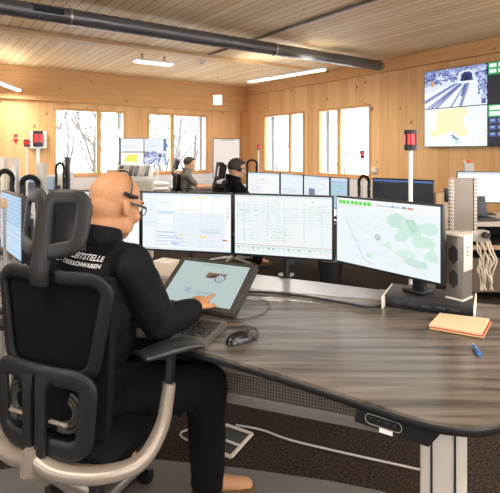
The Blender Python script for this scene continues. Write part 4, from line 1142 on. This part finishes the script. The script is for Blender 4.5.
# second & third operators
polo = M('grey_polo_cloth', '6f6862', .85, var=.1, bscale=60); darkhair = M('dark_brown_hair', '40342b', .7, bump=.6, bscale=200)
def seated(name, label, hx, hy, yaw, top, sleeves, hz=1.2, lean=.06, k=1., arm=.9, shoe=tan, fat=1.):
    f_ = Vector((math.sin(yaw), math.cos(yaw), 0)); r_ = Vector((f_.y, -f_.x, 0)); h = Vector((hx, hy, 0))
    g = lambda a, b_, z: tuple((h+f_*a+r_*b_)[:2])+(z,)
    J = dict(head=g(0, 0, hz), neck=g(-.06, 0, hz-.13), sr=g(-.07, .17, hz-.20), sl=g(-.07, -.17, hz-.20), pelvis=g(-.20, 0, .56),
             er=g(.10, .21, hz-.40), wr=g(.36*arm, .12, .78), el=g(.10, -.21, hz-.40), wl=g(.36*arm, -.12, .78),
             hr=g(-.18, .09, .55), kr=g(.22, .11, .52), ar=g(.22, .11, .10), tr=g(.4, .12, .03), hl=g(-.18, -.09, .55), kl=g(.22, -.11, .52), al=g(.16, -.11, .10), tl=g(.4, -.12, .03))
    return person(name, label, J, yaw, yaw, math.radians(8), top, trou, skin2, sleeves=sleeves, vox=.009, shoe=shoe, fat=fat)
e2, V2, HR2, P2, _ = seated('seated_operator', 'dark-haired man in a grey short-sleeved shirt sitting at a far desk near the windows', -1.10, 8.6, math.radians(72), polo, 'short', hz=1.185)
hair(e2, V2, HR2, darkhair); headset(e2, P2, 1)
e3, V3, HR3, P3, _ = seated('seated_operator', 'dark-haired man in a black jacket and headset beside the whiteboard', -.155, 5.75, math.radians(66), jackm, 'long', hz=1.19, fat=1.08)
hair(e3, V3, HR3, darkhair); headset(e3, P3, -1)
glasses(e3, P3)
ch2 = office_chair((-1.10-.05, 8.6-.02, 0), -math.radians(72), 'black office chair of the grey-shirted operator at the far desk', group=None)
ch3 = office_chair((-.155-.03, 5.75-.02, 0), -math.radians(66), 'black office chair under the operator in the black jacket beside the whiteboard', group=None)

# ---------------------------------------------------------------- background desks and monitors
lwood = M('light_grey_desk', 'b9ada0', .45)
def desk(name, poly, z, label, mat=None, legs=()):
    e = empty(name, (sum(p[0] for p in poly)/len(poly), sum(p[1] for p in poly)/len(poly), 0), 0, label, 'desk')
    c = e.location
    pp = [(x-c.x, y-c.y) for x, y in poly]
    MB().prism(pp, z-.025, z).build('desktop', mat or deskm, e, smooth=0)
    for (x, y) in legs:
        l_ = MB().box((x-c.x, y-c.y, (z-.025)/2), (.09, .07, z-.025), bev=.005).build('desk_leg', alu, e)
    return e
Z2 = .72
desk('control_desk', [(.25, 5.3), (.95, 4.55), (1.5, 4.2), (2.0, 4.1), (2.05, 4.9), (1.4, 5.2), (.95, 5.75), (.55, 6.6), (-.05, 6.7), (-.0, 6.1)], Z2, 'second control desk behind the near row of monitors', legs=((.5, 5.9), (1.75, 4.6)))
g2 = 'monitors on the second control desk'
monitor((-.03, 6.2, 0), (.37, 5.87, 0), .815, .325, p_plain('f7f9fb', 31), 'blank white monitor beside the black-jacketed operator, leftmost of the second row', g2, stand_z=Z2)
monitor((.38, 5.86, 0), (.605, 5.37, 0), .815, .325, p_plain('e6eff6', 32, ('b8cbe0', 'cddbe8')), 'second-row monitor under the narrow window with a small yellow mark', g2, stand_z=Z2)
monitor((.61, 5.36, 0), (.83, 4.93, 0), .815, .325, p_plain('eef4f8', 33, ('c3d2e0',)).r(.2, .45, .45, .85, '6f86a8'), 'second-row monitor with a dark picture block beneath the wood pillar between windows', g2, stand_z=Z2)
monitor((.835, 4.92, 0), (.985, 4.75, 0), .815, .325, p_plain('b5cfe6', 34, ('93b6d4', '7fd6a0')), 'narrow-looking blue second-row monitor beside the black hose loop', g2, stand_z=Z2)
pdk = Paint(70, 42, '23272f'); pdk.r(0, .02, 1, .07, '5773b5'); pdk.r(.03, .1, .5, .12, '3a4252'); pdk.r(.1, .3, .8, .32, '2e3540'); pdk.r(0, .94, 1, 1, '3f66a8')
monitor((1.215, 4.70, 0), (1.66, 4.28, 0), .80, .345, pdk, 'dark monitor with a blue title bar behind the map monitor', g2, stand_z=Z2)
# right station
st = empty('side_cabinet', (2.75, 4.8, 0), 0, 'dark open cabinet with tan-edged top at the right edge behind the speaker', 'cabinet')
MB().b2(-.75, .8, -.36, .36, .70, .74).build('cabinet_top', lwood, st, smooth=0)
dkm = M('cabinet_dark', '35312d', .7); cw_ = M('cabinet_tan_edge', 'a98a68', .6)
for x in (-.70, 0, .78): MB().b2(x-.012, x+.012, -.34, .34, 0, .70).build('side_panel', dkm, st, smooth=0)
MB().b2(-.72, .78, -.35, -.33, .48, .52).build('shelf_edge', cw_, st, smooth=0)
MB().b2(-.69, .77, -.33, .33, .485, .51).build('shelf', dkm, st, smooth=0)
MB().b2(-.69, .77, .30, .33, 0, .70).build('back_panel', dkm, st, smooth=0)
MB().b2(-.69, .77, -.345, -.33, .08, .40).build('drawer_front', M('drawer_brown', '5b4c3d', .6), st, smooth=0)
q0 = at(458, 172, 4.95); q1 = at(515, 172, 4.9)
monitor((q0.x, 4.98, 0), (q1.x, 4.88, 0), .865, .33, p_plain('fafbfc', 40, ('f0f2f4',)), 'bright white monitor at the right edge under the video wall', None, stand_z=.74)
# laptop under it
lp = empty('laptop', (2.22, 4.62, .7405), math.radians(8), 'dark laptop lying on the cabinet below the white right-hand monitor', 'laptop')
MB().box((0, 0, .010), (.36, .24, .018), bev=.003).build('laptop_base', dgrey, lp)
MB().box((0, .125, .115), (.36, .012, .20), rot=(-.25, 0, 0), bev=.003).build('laptop_lid', black, lp)
MB().box((0, .0, .021), (.3, .12, .003)).build('key_area', blk_soft, lp, smooth=0)
# small grey post with red tip near the wall
q = at(468.5, 163, 5.6)
e = empty('signal_beacon', (q.x, q.y, .74), 0, 'grey perforated post with a tiny red tip behind the white right-hand monitor', 'beacon')
MB().b2(-.055, .055, -.02, .02, 0, q.z-.74).build('post', lgrey, e, smooth=0)
MB().cyl((0, 0, q.z-.74), (0, 0, q.z-.70), .018, seg=12).build('red_light', redm, e)
MB().cyl((-.05, 0, q.z-.735), (-.05, 0, q.z-.715), .018, seg=12).build('tip_cap', offw, e)
MB().b2(-.12, .12, -.08, .08, -.0, .012).build('post_base', lgrey, e, smooth=0)
# hose loops (monitor arms)
def hose(px, py, d, w, h, label, base, r0=.014):
    P = at(px, py, d); pts = []
    for a in np.linspace(-.35, PI+.35, 12): pts.append(Vector((w/2*math.cos(a), 0, h*.55+h*.45*math.sin(a) if math.sin(a) > 0 else h*.55+math.sin(a)*h)))
    e = empty('cable_hose', (P.x, P.y, base), 0, label, 'hose', 'black corrugated cable hoses')
    zoff = P.z-base-h
    pts = [Vector((w/2, 0, 0))]+[Vector((w/2, 0, zoff*.5))]+[q+Vector((0, 0, zoff)) for q in pts]+[Vector((-w/2, 0, zoff*.5)), Vector((-w/2, 0, 0))]
    sp_ = spline(pts, 6); rr = [r0+(.003 if i % 2 else 0) for i in range(len(sp_))]
    MB().sweep(sp_, None, rr, rr, seg=10, p=2).build('corrugated_tube', blk_soft, e, smooth=60)
    MB().box((0, 0, .01), (w+.06, .07, .02), bev=.004).build('hose_bracket', black, e)
hose(364, 176, 4.6, .10, .16, 'black corrugated cable hose loop left of the dark monitor', Z2)
hose(252, 160, 6.6, .14, .14, 'black corrugated hose loop beside the black-jacketed operator', Z2)
tdt = M('tan_device', 'c2a27c', .6)
e = empty('desk_phone', (1.13, 4.62, Z2), .2, 'tan telephone console below the hose loop left of the dark monitor', 'telephone')
MB().box((0, 0, .09), (.14, .10, .18), bev=.01).build('phone_body', tdt, e); MB().box((-.03, -.055, .16), (.04, .03, .08), bev=.01).build('handset', offw, e)
# small grey box right of dark monitor
e = empty('desk_phone', tuple(at(441, 190, 4.2)[:2])+(Z2,), -.2, 'tan and black telephone console just left of the perforated grey upright', 'telephone')
MB().box((0, 0, .16), (.10, .08, .32), bev=.01).build('phone_body', tdt, e); MB().box((.04, -.03, .30), (.04, .05, .12), bev=.01).build('handset', black, e)
# waste bin under second desk
bq = onz(332, 291, 0)
e = empty('waste_bin', (bq.x, bq.y+.1, 0), 0, 'black waste bin on the carpet seen beneath the middle monitors', 'bin')
MB().cyl((0, 0, 0), (0, 0, .29), .105, .13, seg=24).build('bin_body', blk_soft, e)
MB().sweep([(.131*math.cos(a), .131*math.sin(a), .29) for a in [2*PI*i/24 for i in range(24)]], Vector((0, 0, 1)), .006, .008, closed=True, seg=8).build('bin_rim', black, e)

# ---------------------------------------------------------------- far back: four-screen display, consoles, whiteboard
dq = at(144, 165, 8.4)
fd = empty('four_screen_display', (dq.x, dq.y, .845), RA*.35, 'black stand holding four joined screens in front of the wide left window', 'display')
wq, hq = .405, .245
cols4 = [p_plain('f2f5f8', 50), p_plain('e9eef4', 51).r(.85, 0, 1, 1, '4a68b4'), Paint(60, 38, 'f4f4ee').poly([(.15, .7), (.3, .2), (.75, .15), (.7, .5), (.75, .75), (.4, .7)], 'f3e85c'), None]
pt = p_tunnel(); cols4[3] = pt
for j in range(2):
    for i in range(2):
        xc, zc = (i-.5)*wq, .555+(.5-j)*hq
        c_ = MB().box((xc, .0, zc), (wq-.004, .05, hq-.004), bev=.003).build('screen_casing', dgrey, fd)
        cols4[j*2+i].mesh('screen', wq-.016, hq-.016, SCR, c_, (xc, -.0265, zc))
MB().box((-wq-.01, .01, .555), (.02, .06, .53)).build('side_rail', dgrey, fd, smooth=0)
for x in (.12, .24): MB().box((x, .0, .17), (.03, .03, .34)).build('stand_leg', white, fd, smooth=0)
MB().box((.1, .0, .012), (.5, .25, .02), bev=.004).build('stand_plate', white, fd)
# cabinet under it
c0 = empty('low_cabinet', (dq.x+.25, dq.y+.1, 0), RA*.35, 'low white and grey cabinet under the four joined screens', 'cabinet')
MB().b2(-.9, .15, -.3, .3, 0, .82).build('cabinet_body', white, c0, smooth=0)
MB().b2(-.92, .17, -.32, .32, .82, .845).build('cabinet_top', offw, c0, smooth=0)
MB().b2(-.45, .1, -.306, -.30, .45, .78).build('dark_niche', dgrey, c0, smooth=0)
# sorter tray behind the head
sq = at(134, 172, 6.2)
so = empty('paper_sorter', (sq.x, sq.y, 0), .1, 'white sorter stand with dark folders between the bald head and the four screens', 'sorter')
MB().b2(-.23, .24, -.16, .16, 0, 1.02).build('stand_body', offw, so, smooth=0)
MB().add([(-.26, -.2, 1.03), (.27, -.2, 1.03), (.22, .15, 1.2), (-.22, .15, 1.2), (-.26, -.2, 1.06), (.27, -.2, 1.06), (.22, .15, 1.23), (-.22, .15, 1.23)], [(3, 2, 1, 0), (4, 5, 6, 7), (0, 1, 5, 4), (1, 2, 6, 5), (2, 3, 7, 6), (3, 0, 4, 7)]).build('sloped_tray', white, so, smooth=0)
for i in range(6):
    MB().box((-.17+i*.068, -.02, 1.155), (.05, .25, .02), rot=(.45, 0, 0)).build('folder', [dgrey, lgrey, dgrey, black, lgrey, dgrey][i], so, smooth=0)
cq = at(119, 178, 5.4)
e = empty('beige_box', (cq.x-.02, cq.y, 0), .1, 'beige box-shaped console top peeking out right above the bald head', 'box')
MB().b2(-.09, .10, -.1, .1, 0, 1.12).build('console_column', lgrey, e, smooth=0); MB().b2(-.1, .11, -.11, .11, 1.12, 1.20).build('console_top', cream, e, smooth=0)
# white consoles of far desk for operator 2
fq = empty('control_desk', (-.55, 8.95, 0), RA*.4, 'far white control desk in front of the grey-shirted operator', 'desk')
MB().b2(-.9, .75, .12, .75, .70, .735).build('desktop', lwood, fq, smooth=0); MB().b2(-.9, .75, .7, .75, .0, .70).build('privacy_panel', white, fq, smooth=0)
MB().b2(.2, .72, .2, .7, 0, .70).build('pedestal', white, fq, smooth=0)
e = empty('low_console', (-1.75, 7.4, 0), .15, 'long low white console behind the near monitors left of the grey-shirted operator', 'console')
MB().b2(-.5, .45, -.2, .2, 0, .80).build('console_body', white, e, smooth=0); MB().b2(-.52, .47, -.22, .22, .80, .83).build('console_top', lwood, e, smooth=0)
# whiteboard
wq_ = at(226.5, 158, 10.4)
wb = empty('whiteboard', (wq_.x, wq_.y, 0), math.radians(8), 'white flip chart board on legs standing near the room corner', 'whiteboard')
MB().box((0, 0, wq_.z), (.60, .03, .86), bev=.006).build('board_frame', dgrey, wb)
MB().box((0, -.017, wq_.z), (.57, .006, .83)).build('writing_surface', M('board_white', 'e9e9ec', .3), wb, smooth=0)
MB().box((.02, -.022, wq_.z+.395), (.3, .012, .022)).build('paper_clamp', lgrey, wb, smooth=0)
for s in (-1, 1): MB().cyl((s*.2, .02, wq_.z-.40), (s*.30, .12*s, .0), .014, seg=10).build('board_leg', lgrey, wb)
MB().cyl((0, .04, wq_.z-.1), (0, .45, .0), .014, seg=10).build('board_leg', lgrey, wb)

# ---------------------------------------------------------------- left neighbouring station
desk('control_desk', [(-3.1, 2.3), (-1.62, 2.15), (-1.28, 2.42), (-1.5, 3.1), (-1.9, 3.9), (-3.3, 3.9)], .74, 'neighbouring grey-brown desk at the left edge beyond the chair headrest', legs=((-2.9, 3.1), (-1.75, 3.2)))
A5, B5 = Vector((-1.40, 2.66, 0)), Vector((-1.095, 2.27, 0))
p5 = Paint(80, 50, 'a9c8e4')
for j in range(16): p5.r(.03, .05+j*.058, .97, .062+j*.058, '7fa8cf')
p5.r(.02, .5, .98, .97, 'c9def0')
for j in range(9): p5.r(.02, .52+j*.05, .98, .53+j*.05, '8fb4d8')
monitor(A5, B5, .86, .325, p5, 'blue-tinted angled monitor at the left edge beside the chair headrest', None, stand_z=.742, stand='arm')
def post(px0, px1, pytop, d, label, mat, base=.742, perf_=False):
    a = at(px0, pytop, d); b_ = at(px1, pytop, d)
    e = empty('equipment_post', ((a.x+b_.x)/2, d, base), 0, label, 'post')
    w = b_.x-a.x; H = a.z-base
    MB().box((0, 0, H/2), (w, .04, H), bev=.003).build('post_profile', mat, e)
    MB().box((w*.3, -.021, H/2), (w*.16, .002, H-.02)).build('post_slot', dgrey if perf_ else lgrey, e, smooth=0)
    MB().box((0, 0, .008), (w*1.8, .1, .016), bev=.003).build('post_foot', lgrey, e)
post(12, 19, 158, 3.3, 'silver upright post at the far left edge of the picture', alu)
post(38, 45.5, 163, 2.95, 'beige-grey upright post right behind the chair headrest beside the tall beacon', lgrey)
post(66, 69.5, 157, 3.6, 'slim dark slotted post just left of the bald head', dgrey, perf_=True)
post(0, 8, 157, 3.6, 'pale upright post cut by the left edge of the picture', offw)
hose(5, 171, 3.1, .10, .13, 'black corrugated hose loop at the very left edge', .742)
hose(30, 177, 2.9, .10, .10, 'black corrugated hose loop above the chair headrest', .742)
hose(60.0, 163, 3.55, .06, .12, 'thin black hose loop beside the slim dark slotted post', .742, .008)
# white device console
wq2 = at(53, 176, 3.8)
e = empty('white_console', (wq2.x, wq2.y, .742), 0, 'white control console between the posts left of the bald head', 'console')
MB().add([(-.13, -.1, 0), (.13, -.1, 0), (.13, .1, 0), (-.13, .1, 0), (-.13, -.1, .30), (.13, -.1, .34), (.13, .1, .50), (-.13, .1, .46)], [(3, 2, 1, 0), (4, 5, 6, 7), (0, 1, 5, 4), (1, 2, 6, 5), (2, 3, 7, 6), (3, 0, 4, 7)]).build('console_shell', white, e, smooth=0)
for i in range(4): MB().box((-.08+i*.05, -.06, .355+i*.008), (.022, .03, .012), rot=(.6, 0, 0)).build('console_button', dgrey, e, smooth=0)
e = empty('blue_screen_unit', tuple(at(28, 176, 3.75)[:2])+(.742,), 0, 'pale blue screened unit behind the left beacons', 'console')
MB().box((0, 0, .23), (.42, .06, .46), bev=.01).build('unit_shell', M('pale_blue_panel', '9fb6c8', .4), e); MB().box((.0, -.032, .34), (.3, .006, .16)).build('unit_display', M('unit_dark', '3c4a58', .3), e, smooth=0)
# monitor arm brackets at far left
for (px, py, d, lab) in ((6, 203, 2.55, 'tan and silver monitor-arm joint at the left edge above the blue monitor'), (14, 199, 2.6, 'small silver monitor-arm joint beside the left edge of the headrest')):
    q = at(px, py, d); e = empty('monitor_stand', (q.x, q.y, .742), .4, lab, 'monitor stand')
    H = q.z-.742
    MB().cyl((0, 0, 0), (0, 0, H), .014, seg=12).build('arm_pole', alu, e)
    MB().box((.01, -.01, H), (.07, .05, .05), bev=.006).build('arm_joint', tdt, e)
    MB().cyl((.02, -.04, H-.03), (.09, -.04, H-.09), .008, seg=10).build('arm_strut', alu, e)
    MB().cyl((0, 0, 0), (0, 0, .012), .04, seg=16).build('arm_clamp', black, e)
# neighbouring chair at left
office_chair((-1.62, 1.86, 0), math.radians(35), 'empty grey-armed office chair cut off by the left edge below the neighbouring desk', headrest=False, group=None)

# ---------------------------------------------------------------- floor things
matm = M('chair_mat_grey', '625e59', .55, bump=.2, bscale=80)
mf = [onz(-40, 474, .004), onz(0, 470, .004), onz(60, 461, .004), onz(110, 458, .004), onz(160, 460, .004), onz(240, 468, .004), onz(330, 481, .004), onz(385, 492, .004)]
pp = [(p.x, p.y) for p in mf]+[(.62, 1.7), (.5, 1.25), (-.2, 1.05), (-1., 1.05), (-1.45, 1.4)]
o = MB().prism(pp, 0.0005, .005).build('chair_mat', matm, smooth=0)
tag(o, 'grey chair mat with a curved edge on the carpet under the near chair', 'floor mat')
cable('floor_cable', [onz(236, 425, .004), onz(262, 430, .004), onz(290, 440, .004), onz(340, 452, .004), onz(390, 463, .004), onz(434, 473, .004)], .005, M('white_cable_jacket2', 'c9c3ba', .5), 'pale cable running across the carpet under the near desk')
fo = [onz(226, 424, .01), onz(252, 433, .01), onz(231, 456, .01), onz(205, 446, .01)]
c_ = sum((Vector(p) for p in fo), Vector())/4
fb = empty('floor_outlet', (c_.x, c_.y, 0), 0, 'square floor outlet with a pale frame beside the operator\'s trouser leg', 'floor outlet')
loc = [Vector((p.x-c_.x, p.y-c_.y, .006)) for p in fo]
for i in range(4): MB().sweep([loc[i], (loc[i]+loc[(i+1) % 4])/2, loc[(i+1) % 4]], Vector((0, 0, 1)), .009, .005, seg=8).build('outlet_frame', offw, fb)
m0, m1 = (loc[0]*.45+loc[3]*.55), (loc[1]*.45+loc[2]*.55); MB().sweep([m0, (m0+m1)/2, m1], Vector((0, 0, 1)), .007, .005, seg=8).build('outlet_crossbar', offw, fb)
MB().prism([(p.x*.97, p.y*.97) for p in loc], .001, .004).build('outlet_lid', blk_soft, fb, smooth=0)
lc = [at(183, 437, 1.86), at(181, 433, 1.90), at(186, 430, 1.98), at(182, 434, 1.80), at(190, 439.5, 1.785), at(200, 441, 1.785), at(206, 440, 1.80)]
cable('leg_cable', [at(190, 429, 1.99), at(182, 432, 1.93), at(181, 436, 1.85), at(190, 440.5, 1.795), at(205, 441, 1.79)], .004, MATS['white_cable_jacket2'], 'pale cable end curling around the operator\'s lower trouser leg')

# ---------------------------------------------------------------- light, world, camera
w = bpy.data.worlds.new('sky'); sc.world = w; w.use_nodes = True
nt = w.node_tree; bg = nt.nodes['Background']
tc = nt.nodes.new('ShaderNodeTexCoord'); sx = nt.nodes.new('ShaderNodeSeparateXYZ'); rp = nt.nodes.new('ShaderNodeValToRGB')
nt.links.new(tc.outputs['Generated'], sx.inputs[0]); nt.links.new(sx.outputs[2], rp.inputs[0]); nt.links.new(rp.outputs[0], bg.inputs[0])
rp.color_ramp.elements[0].position = 0; rp.color_ramp.elements[0].color = (.86, .91, 1, 1)
rp.color_ramp.elements[1].position = .5; rp.color_ramp.elements[1].color = (.93, .96, 1, 1)
bg.inputs[1].default_value = 5.5
# daylight openings: portals that guide the sky sampling at each window
def portal(axis, a, b_, z0, z1, wallpos=0., inward=-1):
    ld = bpy.data.lights.new('window_portal', 'AREA'); ld.shape = 'RECTANGLE'; ld.size = b_-a; ld.size_y = z1-z0; ld.cycles.is_portal = True
    o = bpy.data.objects.new('window_portal', ld); col.objects.link(o)
    if axis == 'x': P = Vector((-(a+b_)/2, wallpos-inward*.15, (z0+z1)/2)); R = Matrix.Rotation(RA, 3, 'Z') @ Matrix.Rotation(-PI/2 if inward < 0 else PI/2, 3, 'X')
    else: P = Vector((wallpos-inward*.15, -(a+b_)/2, (z0+z1)/2)); R = Matrix.Rotation(RA, 3, 'Z') @ Matrix.Rotation(PI/2*(1 if inward < 0 else -1), 3, 'Z') @ Matrix.Rotation(PI/2, 3, 'X') @ Matrix.Rotation(PI, 3, 'Y')
    # direction check: light points along local -Z, must point into the room
    want = Matrix.Rotation(RA, 3, 'Z') @ (Vector((0, inward, 0)) if axis == 'x' else Vector((inward, 0, 0)))
    q = want.to_track_quat('-Z', 'Y' ); o.rotation_euler = q.to_euler(); o.location = Rm @ P
for a in (('x', *wo[1], Z0, Z1), ('x', *wo[2], Z0, Z1), ('y', *wo[3], Z0, Z1), ('y', *wo[4], Z0, Z1), ('x', 9., 11.4, Z0, Z1), ('y', 8.4, 12.2, Z0, 2.4), ('x', 1., 4.6, .9, 2.5, -DY, 1), ('x', 5.2, 8.8, .9, 2.5, -DY, 1), ('y', 7., 11., .9, 2.4, -DX, 1)):
    portal(*a)
cd = bpy.data.cameras.new('camera'); cam = bpy.data.objects.new('camera', cd); col.objects.link(cam)
cam.location = (0, 0, HC); cam.rotation_euler = (PI/2, 0, 0)
cd.sensor_width = 36; cd.lens = F/500*36; cd.shift_y = -(246.5-152)/500; cd.clip_start = .05; cd.clip_end = 300
sc.camera = cam
vs = sc.view_settings; vs.view_transform = 'Standard'; vs.look = 'None'; vs.gamma = 1; vs.exposure = 0.8
sc.cycles.max_bounces = 7; sc.cycles.diffuse_bounces = 5; sc.cycles.transparent_max_bounces = 12
sc.cycles.sample_clamp_indirect = 6
